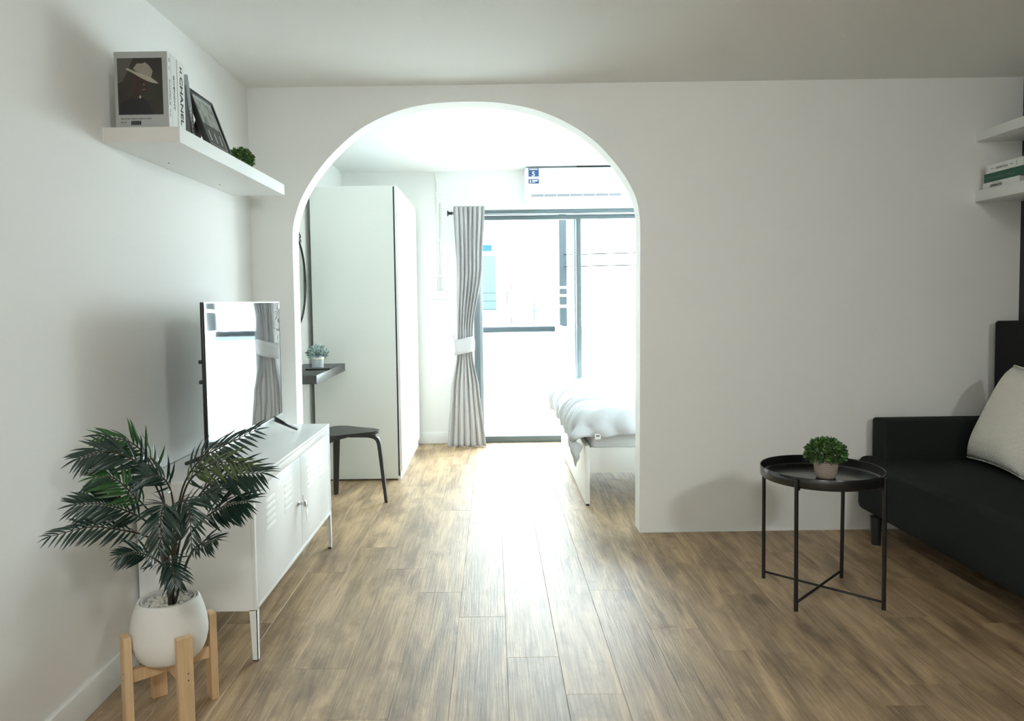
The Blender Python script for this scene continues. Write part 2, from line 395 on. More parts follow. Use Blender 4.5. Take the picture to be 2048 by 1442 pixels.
# build the face as strips between the opening outline and the wall outline
def outline(y): return [bm.verts.new((x, y, z)) for x, z in prof]
A = outline(y0); B = outline(y1)
for i in range(len(A)-1):
    f = bm.faces.new((A[i], B[i], B[i+1], A[i+1])); f.material_index = 1; f.smooth = True
for y, V, fl in ((y0, A, False), (y1, B, True)):
    ctop = [bm.verts.new((v.co.x, y, H)) for v in V]
    L0 = bm.verts.new((XLB-.1, y, 0)); L1 = bm.verts.new((XLB-.1, y, H)); R0 = bm.verts.new((XR+.1, y, 0)); R1 = bm.verts.new((XR+.1, y, H))
    # split sides: left of first outline column
    apexL = [i for i, v in enumerate(V) if v.co.z <= 1.5 and v.co.x < 0]; iL = apexL[-1]
    apexR = [i for i, v in enumerate(V) if v.co.z <= 1.57 and v.co.x > 0]; iR = apexR[0]
    fs = []
    fs.append([L0] + V[:iL+1] + [ctop[iL], L1])
    for i in range(iL, iR): fs.append([V[i], V[i+1], ctop[i+1], ctop[i]])
    fs.append(V[iR:] + [R0, R1, ctop[iR]])
    for f in fs:
        try:
            ff = bm.faces.new(f if not fl else f[::-1])
        except Exception as e: pass
bmesh.ops.delete(bm, geom=[v for v in bm.verts if not v.link_faces], context='VERTS')
aw = bm_obj('wall_arch', bm, ['wall', 'jamb'], auto=35); tag(aw, kind='structure')
# back wall with the door opening
DX0, DX1, DZ = -.165, 2.22, 2.005
bm = bmesh.new()
add_box(bm, XLB-.1, DX0, YB, YB+.12, 0, H); add_box(bm, DX1, XR+.1, YB, YB+.12, 0, H); add_box(bm, DX0, DX1, YB, YB+.12, DZ, H)
tag(bm_obj('wall_back', bm, 'wall'), kind='structure')
# baseboards
def baseboard(name, x0, x1, y0, y1):
    tag(box(name, x0, x1, y0, y1, 0, .1, 'trim', bev=.004), kind='structure')
baseboard('baseboard_left', XL, XL+.012, YF, YA)
baseboard('baseboard_back', XLB, DX0-.002, YB-.013, YB)
baseboard('baseboard_bedroom', XLB, XLB+.012, YA+TH, YB-.013)
tag(box('trim_1', .757, XR, YA-.0035, YA, 0, .006, 'trim'), kind='structure')

# sliding door
door = empty('door_1', (DX0, YB, 0), kind='structure')
def dpart(name, x0, x1, y0, y1, z0, z1, m, bev=.002):
    return box(name, x0, x1, y0, y1, z0, z1, m, door, bev=bev, rel=(DX0, YB, 0))
dpart('head_track', DX0, DX1, YB+.0, YB+.10, DZ-.028, DZ, 'alu')
dpart('head_track', DX0, DX1, YB-.006, YB+.02, DZ-.045, DZ-.028, 'aluL')
dpart('head_rail', DX0+.04, DX1-.04, YB+.02, YB+.06, DZ-.085, DZ-.045, 'alu')
dpart('side_frame', DX0, DX0+.045, YB, YB+.10, 0, DZ-.028, 'alu')
dpart('side_frame', DX1-.045, DX1, YB, YB+.10, 0, DZ-.028, 'alu')
dpart('stile', DX0+.045, DX0+.075, YB+.02, YB+.05, .05, DZ-.085, 'aluL')
dpart('stile', .722, .764, YB+.015, YB+.05, .05, DZ-.085, 'alu')
dpart('stile', .705, .722, YB+.05, YB+.085, .05, DZ-.085, 'aluL')
dpart('stile', 1.50, 1.54, YB+.015, YB+.05, .05, DZ-.085, 'alu')
dpart('sill_track', DX0, DX1, YB-.004, YB+.10, 0, .055, 'alu')
dpart('door_pane', DX0+.075, .722, YB+.033, YB+.038, .055, DZ-.085, 'glass', 0)
dpart('door_pane', .764, 1.50, YB+.060, YB+.065, .055, DZ-.085, 'glass', 0)
dpart('door_pane', 1.54, DX1-.045, YB+.033, YB+.038, .055, DZ-.085, 'glass', 0)

# balcony and outside
o = box('balcony_floor', -2.2, 3.6, YB+.12, 7.62, -.12, -.01, 'exttile'); tag(o, kind='structure')
par = empty('balcony_parapet', (0, 7.5, 0), label='white balcony parapet outside the sliding door with a grey top rail', cat='parapet')
box('parapet_wall', -2.2, 3.6, 7.5, 7.6, -.01, .868, 'extwhite', par, rel=(0, 7.5, 0))
box('top_rail', -2.2, .63, 7.488, 7.62, .912, .96, 'extgrey', par, bev=.004, rel=(0, 7.5, 0))
box('lower_rail', -2.2, .63, 7.494, 7.61, .868, .908, 'aluL', par, bev=.004, rel=(0, 7.5, 0))
box('rail_joint', .63, .705, 7.485, 7.625, .868, .965, 'extwhite', par, bev=.004, rel=(0, 7.5, 0))
box('top_rail', .705, 3.6, 7.49, 7.62, .90, .955, 'extwhite', par, bev=.004, rel=(0, 7.5, 0))
box('lower_rail', .705, 3.6, 7.496, 7.61, .868, .896, 'extwhite', par, bev=.004, rel=(0, 7.5, 0))
post = empty('utility_post', (.74, 7.72, .0), label='grey concrete post with white bands standing beyond the balcony rail', cat='post')
box('shaft', -.038, .038, 0, .09, -1, 2.7, 'extgrey', post, bev=.003)
for z0_, z1_ in ((1.345, 1.372), (1.262, 1.288), (1.148, 1.178)):
    box('band', -.041, .041, -.004, .094, z0_, z1_, 'extwhite', post)
for i, z in enumerate((1.70, 1.575)):
    bm = bmesh.new(); add_tube(bm, [(.745, 7.7, z), (2, 7.7, z+.012), (4.2, 7.7, z+.02)], .006, 8)
    tag(bm_obj('wire', bm, 'wire'), ('upper' if i == 0 else 'lower') + ' of two dark wires running right from the concrete post', 'wire', 'wires from the concrete post')
# neighbouring building
nb = empty('neighbour_building', (0, 14, -4), label='bright white building opposite with blue windows and thin balcony railing', cat='building')
def npart(n, x0, x1, y0, y1, z0, z1, m, p=nb): return box(n, x0, x1, y0, y1, z0, z1, m, p, rel=(0, 14, -4))
npart('wall', -5, 6, 14.1, 17, -4, 4.2, 'extwhite')
npart('roof_edge', -5.2, 6.2, 13.9, 17.2, 4.2, 4.35, 'extwhite')
wf = npart('window_frame', -.46, .02, 14.05, 14.1, 2.14, 2.32, 'extwhite')
npart('pane', -.43, -.005, 14.03, 14.05, 2.165, 2.295, 'extblue')
npart('window_frame', -.46, .09, 14.05, 14.1, 1.0, 2.1, 'extwhite')
npart('pane', -.43, .065, 14.03, 14.05, 1.05, 2.085, 'extcyan')
npart('balcony_slab', -1.2, 1.0, 13.3, 14.1, .68, .8, 'extwhite')
for x in (.26, .335, .745): npart('railing_post', x-.008, x+.008, 13.3, 13.32, .8, 1.52, 'wire')
for z in (1.37, 1.225, 1.075): npart('railing_bar', -1.2, .745, 13.305, 13.315, z-.004, z+.004, 'wire')
npart('railing_box', .70, .79, 13.28, 13.34, 1.01, 1.055, 'extcyan')
npart('shutter_line', 1.5, 1.56, 14.02, 14.1, -.5, 2.5, 'extwhite')
for i in range(3):
    z = 2.75+.28*i
    bm = bmesh.new(); add_tube(bm, [(-5, 14.1, z), (0, 11.5, z-.10+.02*i), (6, 14.1, z-.16)], .006, 6)
    tag(bm_obj('wire', bm, 'aluL'), ['lowest', 'middle', 'highest'][i] + ' of three faint overhead wires across the sky outside', 'wire', 'overhead wires across the sky')

# ================================================================== BEDROOM
# wardrobe
wd = empty('wardrobe', (-.95, 5.65, 0), label='tall white wardrobe with a plain side panel by the bedroom wall', cat='wardrobe')
R = (-.95, 5.65, 0)
box('side_panel', -1.235, -.670, 5.03, 5.05, .012, 2.02, 'wardrobe', wd, bev=.001, rel=R)
box('side_panel', -1.235, -.670, 6.25, 6.27, .012, 2.02, 'wardrobe', wd, bev=.001, rel=R)
box('top_panel', -1.235, -.670, 5.05, 6.25, 2.0, 2.02, 'wardrobe', wd, rel=R)
box('bottom_panel', -1.235, -.670, 5.05, 6.25, .06, .08, 'wardrobe', wd, rel=R)
box('back_panel', -1.235, -1.225, 5.05, 6.25, .08, 2.0, 'wardrobe', wd, rel=R)
box('plinth', -.675, -.655, 5.05, 6.25, .0, .06, 'wardrobedoor', wd, rel=R)
box('painted_gap_shade', -.670, -.660, 5.034, 6.266, .03, 2.015, 'black', wd, rel=R)  # black strip stands in for the shade between side panel and doors
for a, b in ((5.031, 5.43), (5.433, 5.84), (5.843, 6.269)):
    d = box('door', -.660, -.642, a, b, .062, 2.018, 'wardrobedoor', wd, bev=.001, rel=R)
    yy = a+.03 if a > 5.8 else b-.03
    box('handle', -.642, -.632, yy-.005, yy+.005, 1.05, 1.17, 'wardrobedoor', d, bev=.002, rel=R)

# floating dark shelf
o = box('floating_shelf', XLB, -1.0, 4.128, 4.925, .775, .825, 'blackwood', bev=.001); tag(o, 'black-brown floating shelf on the bedroom wall beside the wardrobe', 'shelf')
# mirror
mi_ = empty('wall_mirror', (XLB, 4.666, 1.377), label='round wall mirror with a thin black frame and leafy crest above the dark shelf', cat='mirror')
bm = bmesh.new(); add_lathe(bm, [(0, .006), (.305, .006), (.305, 0), (0, 0)], 64)
bmesh.ops.rotate(bm, verts=bm.verts, cent=(0, 0, 0), matrix=Matrix.Rotation(pi/2, 3, 'Y')); bm_obj('mirror_glass', bm, 'mirror', mi_)
bm = bmesh.new(); add_tube(bm, [(.006, .312*cos(t*2*pi/64), .312*sin(t*2*pi/64)) for t in range(65)], .007, 8); bm_obj('frame', bm, 'black', mi_, smooth=True)
for s in (-1, 1):
    bm = bmesh.new()
    for i in range(7):
        th = pi/2 - s*(.08+i*.075); r = .318; c = Vector((.012, r*cos(th), r*sin(th)))
        for q in (-1, 1):
            d = Vector((0, cos(th+q*.7 - s*.9), sin(th+q*.7 - s*.9))); n = Vector((0, -d.z, d.y)); L_ = .05
            vs = [bm.verts.new(c), bm.verts.new(c+d*L_*.5+n*.011+Vector((.006, 0, 0))), bm.verts.new(c+d*L_), bm.verts.new(c+d*L_*.5-n*.011+Vector((.006, 0, 0)))]
            bm.faces.new(vs)
    bm_obj('crest_spray', bm, 'black', mi_)

# foliage helper: many small leaves on a dome
def foliage(name, parent, c, rx, rz, n, leaf, mats, zmin=-.3, seed=1, flat=.0, tilt=.6):
    rnd = random.Random(seed); bm = bmesh.new()
    for i in range(n):
        z = rnd.uniform(zmin, 1); th = rnd.uniform(0, 2*pi); rr = math.sqrt(max(0, 1-z*z)); q = rnd.uniform(.72, 1.03)*(1+.07*noise.noise(Vector((th*1.3, z*3, seed))))
        p = Vector((rr*cos(th)*rx*q, rr*sin(th)*rx*q, z*rz*q)); nrm = Vector((rr*cos(th), rr*sin(th), z+.15)).normalized()
        d = (nrm + Vector((rnd.gauss(0, tilt), rnd.gauss(0, tilt), rnd.gauss(0, tilt)))).normalized()
        s = d.cross(Vector((rnd.gauss(0, 1), rnd.gauss(0, 1), rnd.gauss(0, 1)))).normalized(); u = s.cross(d)
        L_ = leaf*rnd.uniform(.7, 1.25); W = L_*.34; p = Vector(c)+p-d*L_*.3
        a = bm.verts.new(p); b = bm.verts.new(p+d*L_*.5+s*W+u*W*.35); e = bm.verts.new(p+d*L_*1.0); f = bm.verts.new(p+d*L_*.5-s*W+u*W*.35)
        m_ = rnd.randrange(len(mats))
        for t in ((a, b, e), (a, e, f)):
            ff = bm.faces.new(t); ff.material_index = m_
    o = bm_obj(name, bm, mats, parent); o['kind'] = 'stuff'; return o
def stems(parent, c, h, n, spread, m='stem', r=.0012):
    bm = bmesh.new(); rnd = random.Random(5)
    for i in range(n):
        t = rnd.uniform(0, 2*pi); q = rnd.uniform(.2, 1)*spread
        add_tube(bm, [(c[0], c[1], c[2]), (c[0]+cos(t)*q*.4, c[1]+sin(t)*q*.4, c[2]+h*.6), (c[0]+cos(t)*q, c[1]+sin(t)*q, c[2]+h)], r, 5)
    bm_obj('stem', bm, m, parent)

# sage plant on the dark shelf, phone
pc = (-1.105, 4.60, .825)
pl = empty('potted_succulent', pc, label='grey-green leafy plant in a pale blue pot on the dark floating shelf', cat='plant')
bm = bmesh.new(); add_lathe(bm, [(0, 0), (.034, 0), (.036, .004), (.0385, .058), (.0385, .06), (.034, .06), (.033, .05), (0, .05)], 40); bm_obj('pot', bm, 'bluepot', pl, auto=40)
bm = bmesh.new(); add_lathe(bm, [(.0385, .056), (.0395, .057), (.0395, .072), (.038, .073), (.035, .072), (.035, .056)], 40); bm_obj('collar', bm, 'white', pl, auto=40)
bm = bmesh.new(); add_lathe(bm, [(.0382, .053), (.0396, .053), (.0396, .0565), (.0382, .0565)], 40); bm_obj('gold_band', bm, 'gold', pl)
foliage('foliage', pl, (0, 0, .098), .058, .042, 260, .026, ['sage', 'sage', 'sage'], seed=3, zmin=-.7); stems(pl, (0, 0, .05), .05, 8, .03)
o = box('smartphone', -.075, .075, -.037, .037, 0, .009, 'black', bev=.003); o.location = (-1.075, 4.49, .8255); o.rotation_euler = (0, 0, radians(8))
tag(o, 'black smartphone lying flat on the dark shelf in front of the plant', 'phone')
# stool
st = empty('stool', (-.91, 4.47, 0), label='black three-legged wooden stool with a rounded triangular seat behind the metal cabinet', cat='stool')
legs = [(-1.027, 4.676), (-.673, 4.469), (-1.03, 4.266)]
SCX, SCY = -.91, 4.47
angs = [math.atan2(y-SCY, x-SCX) for x, y in legs]
bm = bmesh.new(); pts = []
for i in range(72):
    t = 2*pi*i/72; a0 = angs[1]
    r = .165 + .035*cos(3*(t-a0)) + .006*cos(6*(t-a0)); pts.append((r*cos(t), r*sin(t)))
poly_prism(bm, pts, .432, .450); es = [e for e in bm.edges if abs(e.verts[0].co.z-e.verts[1].co.z) < 1e-6]
bmesh.ops.bevel(bm, geom=es, offset=.004, segments=2, affect='EDGES'); bm_obj('seat', bm, 'stoolblack', st, auto=40)
for (lx, ly), a in zip(legs, angs):
    u = Vector((cos(a), sin(a), 0)); v = Vector((-sin(a), cos(a), 0)); rf = math.hypot(lx-SCX, ly-SCY)
    path = [(.02, .420), (.08, .420), (.135, .419), (.168, .412), (.19, .396), (.200, .37), (.205, .33)]
    path += [(.205+(rf-.205)*t, .33*(1-t)) for t in (.33, .66, 1)]
    bm = bmesh.new(); rings = []
    wd_ = [.058, .055, .05, .046, .043, .042, .041, .037, .033, .029]; th_ = [.018, .02, .022, .023, .023, .023, .022, .021, .02, .018]
    for i, (r, z) in enumerate(path):
        pa = path[max(0, i-1)]; pb = path[min(len(path)-1, i+1)]; t = Vector((pb[0]-pa[0], pb[1]-pa[1])).normalized(); n = Vector((-t.y, t.x))
        if i == len(path)-1: n = Vector((1, 0)).normalized()
        w = wd_[i]/2; h = th_[i]/2
        ring = []
        for sw, sh in ((-1, -1), (1, -1), (1, 1), (-1, 1)):
            ring.append(bm.verts.new(u*(r+n.x*h*sh) + v*(w*sw) + Vector((0, 0, max(0, z+n.y*h*sh)))))
        rings.append(ring)
    for a_, b_ in zip(rings, rings[1:]):
        for i in range(4): bm.faces.new((a_[i], a_[(i+1) % 4], b_[(i+1) % 4], b_[i]))
    bm.faces.new(rings[0][::-1]); bm.faces.new(rings[-1])
    bmesh.ops.recalc_face_normals(bm, faces=bm.faces)
    bmesh.ops.bevel(bm, geom=[e for e in bm.edges], offset=.003, segments=2, affect='EDGES')
    bm_obj('leg', bm, 'stoolblack', st, auto=35)

# air conditioner
ac = empty('air_conditioner', (.712, YB, 2.18), label='white wall-mounted air conditioner above the sliding door', cat='air conditioner')
Rr = (.712, YB, 2.18)
bm = bmesh.new(); yb = 0
prof_ac = [(-.0, -.143), (-.15, -.143), (-.185, -.135), (-.205, -.110), (-.212, -.05), (-.214, .06), (-.210, .125), (-.19, .142), (0, .142)]
vs0 = [bm.verts.new((-.43, y, z)) for y, z in prof_ac]; vs1 = [bm.verts.new((.43, y, z)) for y, z in prof_ac]
n_ = len(prof_ac)
for i in range(n_): bm.faces.new((vs0[i], vs0[(i+1) % n_], vs1[(i+1) % n_], vs1[i]))
bm.faces.new(vs0[::-1]); bm.faces.new(vs1); bmesh.ops.recalc_face_normals(bm, faces=bm.faces); bm_obj('casing', bm, 'ac', ac, auto=35)
box('outlet', -.385, .36, -.2135, -.195, -.108, -.078, 'acslot', ac)
for i in range(8):
    x = -.385+.745*i/7; box('vane', x-.002, x+.002, -.2155, -.20, -.108, -.078, 'ac', ac)
box('louver', -.385, .36, -.216, -.206, -.112, -.099, 'ac', ac, bev=.002)
stk = box('sticker', -.405, -.318, -.2155, -.211, .008, .135, 'white', ac)
box('printed_panel', -.404, -.319, -.2165, -.2154, .066, .134, 'blue', stk); box('printed_panel', -.404, -.319, -.2165, -.2154, .009, .048, 'blue', stk)
text_obj('lettering', '5', .055, (-.377, -.2168, .070), (1, 0, 0), (0, 0, 1), 'white', stk, bold=.001)
text_obj('lettering', '1', .044, (-.400, -.2168, .013), (1, 0, 0), (0, 0, 1), 'white', stk, bold=.0012)
for z, x1_ in ((.038, -.324), (.030, -.332), (.020, -.35)): box('print_line', -.376, x1_, -.2172, -.2164, z-.0022, z+.0022, 'white', stk)
box('print_line', -.395, -.328, -.2172, -.2164, .122, .129, 'white', stk)
bm = bmesh.new(); add_box(bm, .0, .4, -.19, -.02, .1425, .1515); bm_obj('painted_top_shadow', bm, 'dark', ac)  # dark slab stands in for the shadow between casing and ceiling

# conduit and switch box on back wall
cd = empty('wall_conduit', (-.46, YB, 1.25), label='thin white cable conduit running down the bedroom wall', cat='conduit')
bm = bmesh.new(); add_tube(bm, [(0-.018, -.02, 1.07), (-.012, -.012, 1.03), (-.004, -.010, .98), (-.004, -.010, .075)], .009, 10); bm_obj('pipe', bm, 'trim', cd, smooth=True)
bm = bmesh.new(); add_tube(bm, [(.024, -.008, .82), (.024, -.008, .075)], .006, 8); bm_obj('pipe', bm, 'trim', cd, smooth=True)
for z in (.9, .5, .2): box('clip', -.016, .034, -.018, 0, z-.008, z+.008, 'trim', cd, bev=.002)
sw = empty('wall_socket_box', (-.45, YB, 1.288), label='small white surface-mounted switch box below the conduit on the bedroom wall', cat='switch')
box('back_box', -.062, .06, -.035, 0, -.036, .036, 'trim', sw, bev=.004); box('face_plate', -.058, .056, -.041, -.035, -.032, .032, 'white', sw, bev=.003)
box('rocker', -.03, -.008, -.044, -.041, -.018, -.006, 'trim', sw, bev=.001); 

# curtain rod, curtain, tieback
rod = empty('curtain_rod', (-.33, 6.2, 1.966), label='dark metal curtain rod with a flared end above the sliding door', cat='curtain rod')
bm = bmesh.new(); add_tube(bm, [(-.01, 0, 0), (2.65, 0, -.01)], .0095, 16); bm_obj('rod', bm, 'alu', rod, smooth=True)
bm = bmesh.new(); add_tube(bm, [(-.042, 0, 0), (-.035, 0, 0), (-.028, 0, 0), (-.012, 0, 0), (0, 0, 0)], [.024, .024, .012, .011, .016], 20); bm_obj('finial', bm, 'black', rod, smooth=True)
for x in (.02, 2.6): box('bracket', x-.006, x+.006, 0, .13, -.012, .004, 'alu', rod)
def edge(keys, z):
    for (z0, v0), (z1, v1) in zip(keys, keys[1:]):
        if z <= z0 and z >= z1:
            t = (z0-z)/(z0-z1); t = t*t*(3-2*t) if z1 > 0 else t; return v0+(v1-v0)*t
    return keys[-1][1] if z < keys[-1][0] else keys[0][1]
Lk = [(2.02, -.315), (1.55, -.300), (.95, -.306), (.82, -.310), (.45, -.365), (0.0, -.405)]
Rk = [(2.02, -.058), (1.55, -.083), (.95, -.172), (.82, -.178), (.45, -.125), (0.0, -.075)]
cu = empty('curtain', (-.2, 6.2, 0), label='grey pleated curtain gathered with a tieback at the left of the sliding door', cat='curtain')
bm = bmesh.new(); NU, NV = 150, 90; g = []
for j in range(NV+1):
    z = 2.018 - (2.018-.006)*j/NV
    l, r = edge(Lk, z), edge(Rk, z); wz = abs(z-.87); tight = math.exp(-(wz/.14)**2)
    row = []
    for i in range(NU+1):
        s = i/NU; ph = s*6.5 + .08*sin(z*2.1+s*5)
        amp = .036*(1-.55*tight)*(1+.25*noise.noise(Vector((s*7, z*1.2, 3))))
        y = -amp*1.3*(abs(sin(pi*ph))**.45) + amp*.7 + .012*noise.noise(Vector((s*14, z*2, 9)))
        x = l+(r-l)*s + .004*sin(2*pi*ph)*(1-.4*tight)
        zz = z + (.012*noise.noise(Vector((s*9, 1, 1))) if j == NV else 0)
        zz = max(zz, .003)
        row.append(bm.verts.new((x+.2, y-.043, zz)))
    g.append(row)
for j in range(NV):
    for i in range(NU): bm.faces.new((g[j][i], g[j+1][i], g[j+1][i+1], g[j][i+1]))
cl = bm_obj('cloth', bm, 'curtain', cu, smooth=True); md = cl.modifiers.new('thick', 'SOLIDIFY'); md.thickness = .0025
bm = bmesh.new(); N = 40; rows = []
for j in range(5):
    row = []
    for i in range(N):
        t = 2*pi*i/N; z = .795+.032*j
        row.append(bm.verts.new((.2-.243 + (.083+.004*sin(3*t+j))*cos(t), .052*sin(t)-.046, z + .018*cos(t))))
    rows.append(row)
for j in range(4):
    for i in range(N): bm.faces.new((rows[j][i], rows[j][(i+1) % N], rows[j+1][(i+1) % N], rows[j+1][i]))
tb = bm_obj('tieback', bm, 'curtain', cu, smooth=True); md = tb.modifiers.new('thick', 'SOLIDIFY'); md.thickness = .004
bm = bmesh.new(); add_tube(bm, [(-.13, .04, .905), (-.14, .09, .93), (-.14, .13, .94)], .003, 6); bm_obj('tieback_cord', bm, 'curtain', cu)

# bed
bd = empty('bed', (.535, 4.33, 0), label='low white bed frame with a tall plain footboard in the bedroom', cat='bed')
RB = (.535, 4.33, 0)
fb = box('footboard', .535, .562, 4.33, 5.88, .012, .362, 'bed', bd, bev=.001, rel=RB)
for yy in (4.345, 5.86): box('foot_pad', .538, .558, yy-.012, yy+.012, 0, .012, 'black', bd, rel=RB)
box('side_rail', .562, 2.62, 4.335, 4.353, .198, .350, 'bed', bd, bev=.001, rel=RB)
box('side_rail', .562, 2.62, 5.857, 5.875, .198, .350, 'bed', bd, bev=.001, rel=RB)
box('headboard', 2.62, 2.66, 4.33, 5.88, .0, .95, 'bed', bd, bev=.001, rel=RB)
box('slat_base', .562, 2.62, 4.353, 5.857, .24, .265, 'bed', bd, rel=RB)
mt = box('mattress', .0, 2.03, 0, 1.49, 0, .215, 'mattress', bev=.03, seg=4); mt.location = (.575, 4.36, .266)
tag(mt, 'white mattress lying in the bed frame under the duvet', 'mattress')
box('piping', -.003, 2.033, -.003, 1.493, .098, .103, 'mattress', mt, bev=.002)
box('piping', -.002, 2.032, -.002, 1.492, .195, .199, 'mattress', mt, bev=.0015)
# duvet
bm = bmesh.new(); NS, NT = 190, 150
ztop = .545; rad = .075
def drape(s, hang):
    """distance from hem -> (inward coordinate, drop from the top)"""
    if s < hang: return 0.0, rad + (hang-s)
    a = (s-hang)/rad
    if a < pi/2: return rad*(1-cos(a)), rad*(1-sin(a))
    return rad + (s-hang-rad*pi/2), 0.0
g = []
hy = .05
for i in range(NS+1):
    s = 2.15*i/NS; row = []
    for j in range(NT+1):
        t = 1.62*j/NT; T = 1.62+.35
        tt = t
        hx = .10 + .025*noise.noise(Vector((t*3, 0, 5)))
        if t < .30: hx += .085*(1-t/.30)
        ix, dx = drape(s, hx)
        hyy = .035 + .03*noise.noise(Vector((s*4, 2, 7)))
        if s < .35: hyy += .03*(1-s/.35)
        if t < .81: iy, dy = drape(t, hyy); y = 4.300+iy
        else:
            iy, dy = drape(1.62-t, .05); y = 5.925-iy
        x = .497+ix
        n1 = noise.noise(Vector((x*2.5, y*9, 0)))*.5+noise.noise(Vector((x*5+y*6, y*5-x*2, 4)))*.5
        rg = 1-abs(noise.noise(Vector((x*3.2+1.5*y, y*7.5-x*1.2, 11))))*2
        w = .020*n1 + .022*rg
        # fans of creases at the foot edge
        ed = math.exp(-((s-hx)/.16)**2); w += ed*.018*sin(t*58+3*noise.noise(Vector((t*4, s*6, 2))))
        ey = math.exp(-((t-hyy)/.14)**2); w += ey*.014*sin(s*38+3*noise.noise(Vector((s*4, t*6, 2))))
        puff = .035*min(1, max(0, (x-.5)/.3))*min(1, max(0, (y-4.3)/.3))
        z = ztop + puff - math.hypot(dx, dy)*(1 if min(dx, dy) < .01 else 1.0)
        kx = min(1, dx/rad); ky = min(1, dy/rad)
        p = Vector((x-kx*w*1.2, y-ky*w*1.2*(1 if t < .81 else -1), z + w*(1-max(kx, ky))))
        row.append(bm.verts.new(p))
    g.append(row)
for i in range(NS):
    for j in range(NT): bm.faces.new((g[i][j], g[i+1][j], g[i+1][j+1], g[i][j+1]))
dv = bm_obj('duvet', bm, 'duvet', smooth=True); md = dv.modifiers.new('thick', 'SOLIDIFY'); md.thickness = .012; md.offset = 1
tag(dv, 'rumpled white duvet hanging over the foot of the bed', 'duvet')
lb = box('care_label', .585, .62, 4.266, 4.2675, .412, .444, 'white', dv); box('label_print', .592, .613, 4.2653, 4.2659, .429, .435, 'ink', lb); 

# ================================================================== FRONT ROOM, LEFT
# wall shelf
sh = empty('wall_shelf', (-1.1175, 2.383, 1.7517), label='white floating wall shelf holding books and a frame on the left wall', cat='shelf')
bm = bmesh.new(); add_box(bm, -.1235, .1239, 0, 1.18, 0, .05, bev=.0008, seg=1); bm_obj('board', bm, 'shelfwhite', sh)
box('end_cap', -.1200, .1205, -.0012, 0, .0008, .0492, 'shelfend', sh)
for y in (.34, .842):
    bm = bmesh.new(); add_lathe(bm, [(0, 0), (.003, 0), (.003, -.0012), (0, -.0012)], 12, c=(-.062, y)); bm_obj('screw_hole', bm, 'dark', sh)
# books on left shelf: local frame, spine faces +x
def book(name, y0, t, x_sp, depth, h, z0, cover, label, group=None, spine=None, lean=0):
    b = empty(name, (x_sp, y0, z0), label=label, cat='book', group=group)
    c = .0018
    bm = bmesh.new()
    add_box(bm, -depth, 0, 0, c, 0, h); add_box(bm, -depth, 0, t-c, t, 0, h); add_box(bm, -c, 0, c, t-c, 0, h, mi=1 if spine else 0)
    bm_obj('cover', bm, [cover, spine] if spine else cover, b)
    box('pages', -depth+.003, -c, c, t-c, .003, h-.003, 'page', b)
    b.rotation_euler = (lean, 0, 0); return b
ZS = 1.8017
b1 = book('magazine', 2.40, .023, -1.033, .171, .243, ZS, 'paper', 'magazine with a portrait of a person in a pale hat on its grey cover', 'books upright on the left shelf')
# front cover print
fc = box('cover_print', -.1705, -.0005, -.0008, 0, .001, .242, 'covergrey', b1)
def flat(pts, m, dy, name='photo_area', smooth=False):
    """flat printed shape on the cover (x,z), raised by dy"""
    if smooth:
        q = [(x, z, 0) for x, z in pts]; m_ = len(q); q = q[-2:] + q + q[:2]; sp_ = spline(q, (m_+3)*6); pts = [(p.x, p.y) for p in sp_[12:12+m_*6]]
    bm = bmesh.new(); vs = [bm.verts.new((x, -.0008-dy, z)) for x, z in pts]; f = bm.faces.new(vs)
    bmesh.ops.recalc_face_normals(bm, faces=[f]);
    if f.normal.y > 0: f.normal_flip()
    return bm_obj(name, bm, m, fc)
def cz(a, b):  # coordinates read off the cover: fraction across the photo and up
    return (-.161+a*.144, .043+b*.179)
flat([cz(0, 0), cz(1, 0), cz(1, 1), cz(0, 1)], 'photo_dark', .0003)
flat([cz(0, .55), cz(.12, .60), cz(.22, .75), cz(.36, 1), cz(0, 1)], 'photo_left', .0004)
flat([cz(.02, .0), cz(.05, .2), cz(.22, .27), cz(.33, .33), cz(.42, .38), cz(.52, .33), cz(.66, .22), cz(.78, .0)], 'photo_coat', .0005)
flat([cz(.33, .30), cz(.30, .5), cz(.31, .72), cz(.40, .76), cz(.55, .70), cz(.66, .62), cz(.68, .53), cz(.62, .42), cz(.55, .38), cz(.48, .30), cz(.42, .28)], 'photo_skin', .0006, smooth=True)
flat([cz(.53, .445), cz(.57, .455), cz(.62, .45), cz(.61, .435), cz(.56, .43)], 'photo_lip', .0007)
flat([cz(.56, .54), cz(.60, .56), cz(.60, .52), cz(.57, .515)], 'photo_lip', .0007)
flat([cz(.46, .31), cz(.50, .35), cz(.52, .31), cz(.50, .28)], 'photo_hat', .0007)
flat([cz(.38, .79), cz(.40, .86), cz(.46, .905), cz(.53, .90), cz(.60, .91), cz(.62, .925), cz(.66, .90), cz(.72, .86), cz(.78, .78), cz(.78, .73), cz(.70, .64)], 'photo_hat2', .0008, smooth=True)
flat([cz(.19, .815), cz(.24, .82), cz(.36, .775), cz(.52, .72), cz(.72, .665), cz(.86, .585), cz(.905, .55), cz(.86, .548), cz(.70, .58), cz(.50, .66), cz(.36, .73), cz(.22, .79)], 'photo_hat', .0010, smooth=True)
text_obj('lettering', 'Step By Step: A fashion coverage for Kinfolk', .0062, (-.155, -.0009, .0285), (1, 0, 0), (0, 0, 1), 'ink', fc, width=.098)
text_obj('lettering', 'Issue 037', .0062, (-.155, -.0009, .0170), (1, 0, 0), (0, 0, 1), 'ink', fc, width=.018)
bx = box('barcode', -.122, -.090, -.0012, -.0008, .0105, .0235, 'ink', fc)
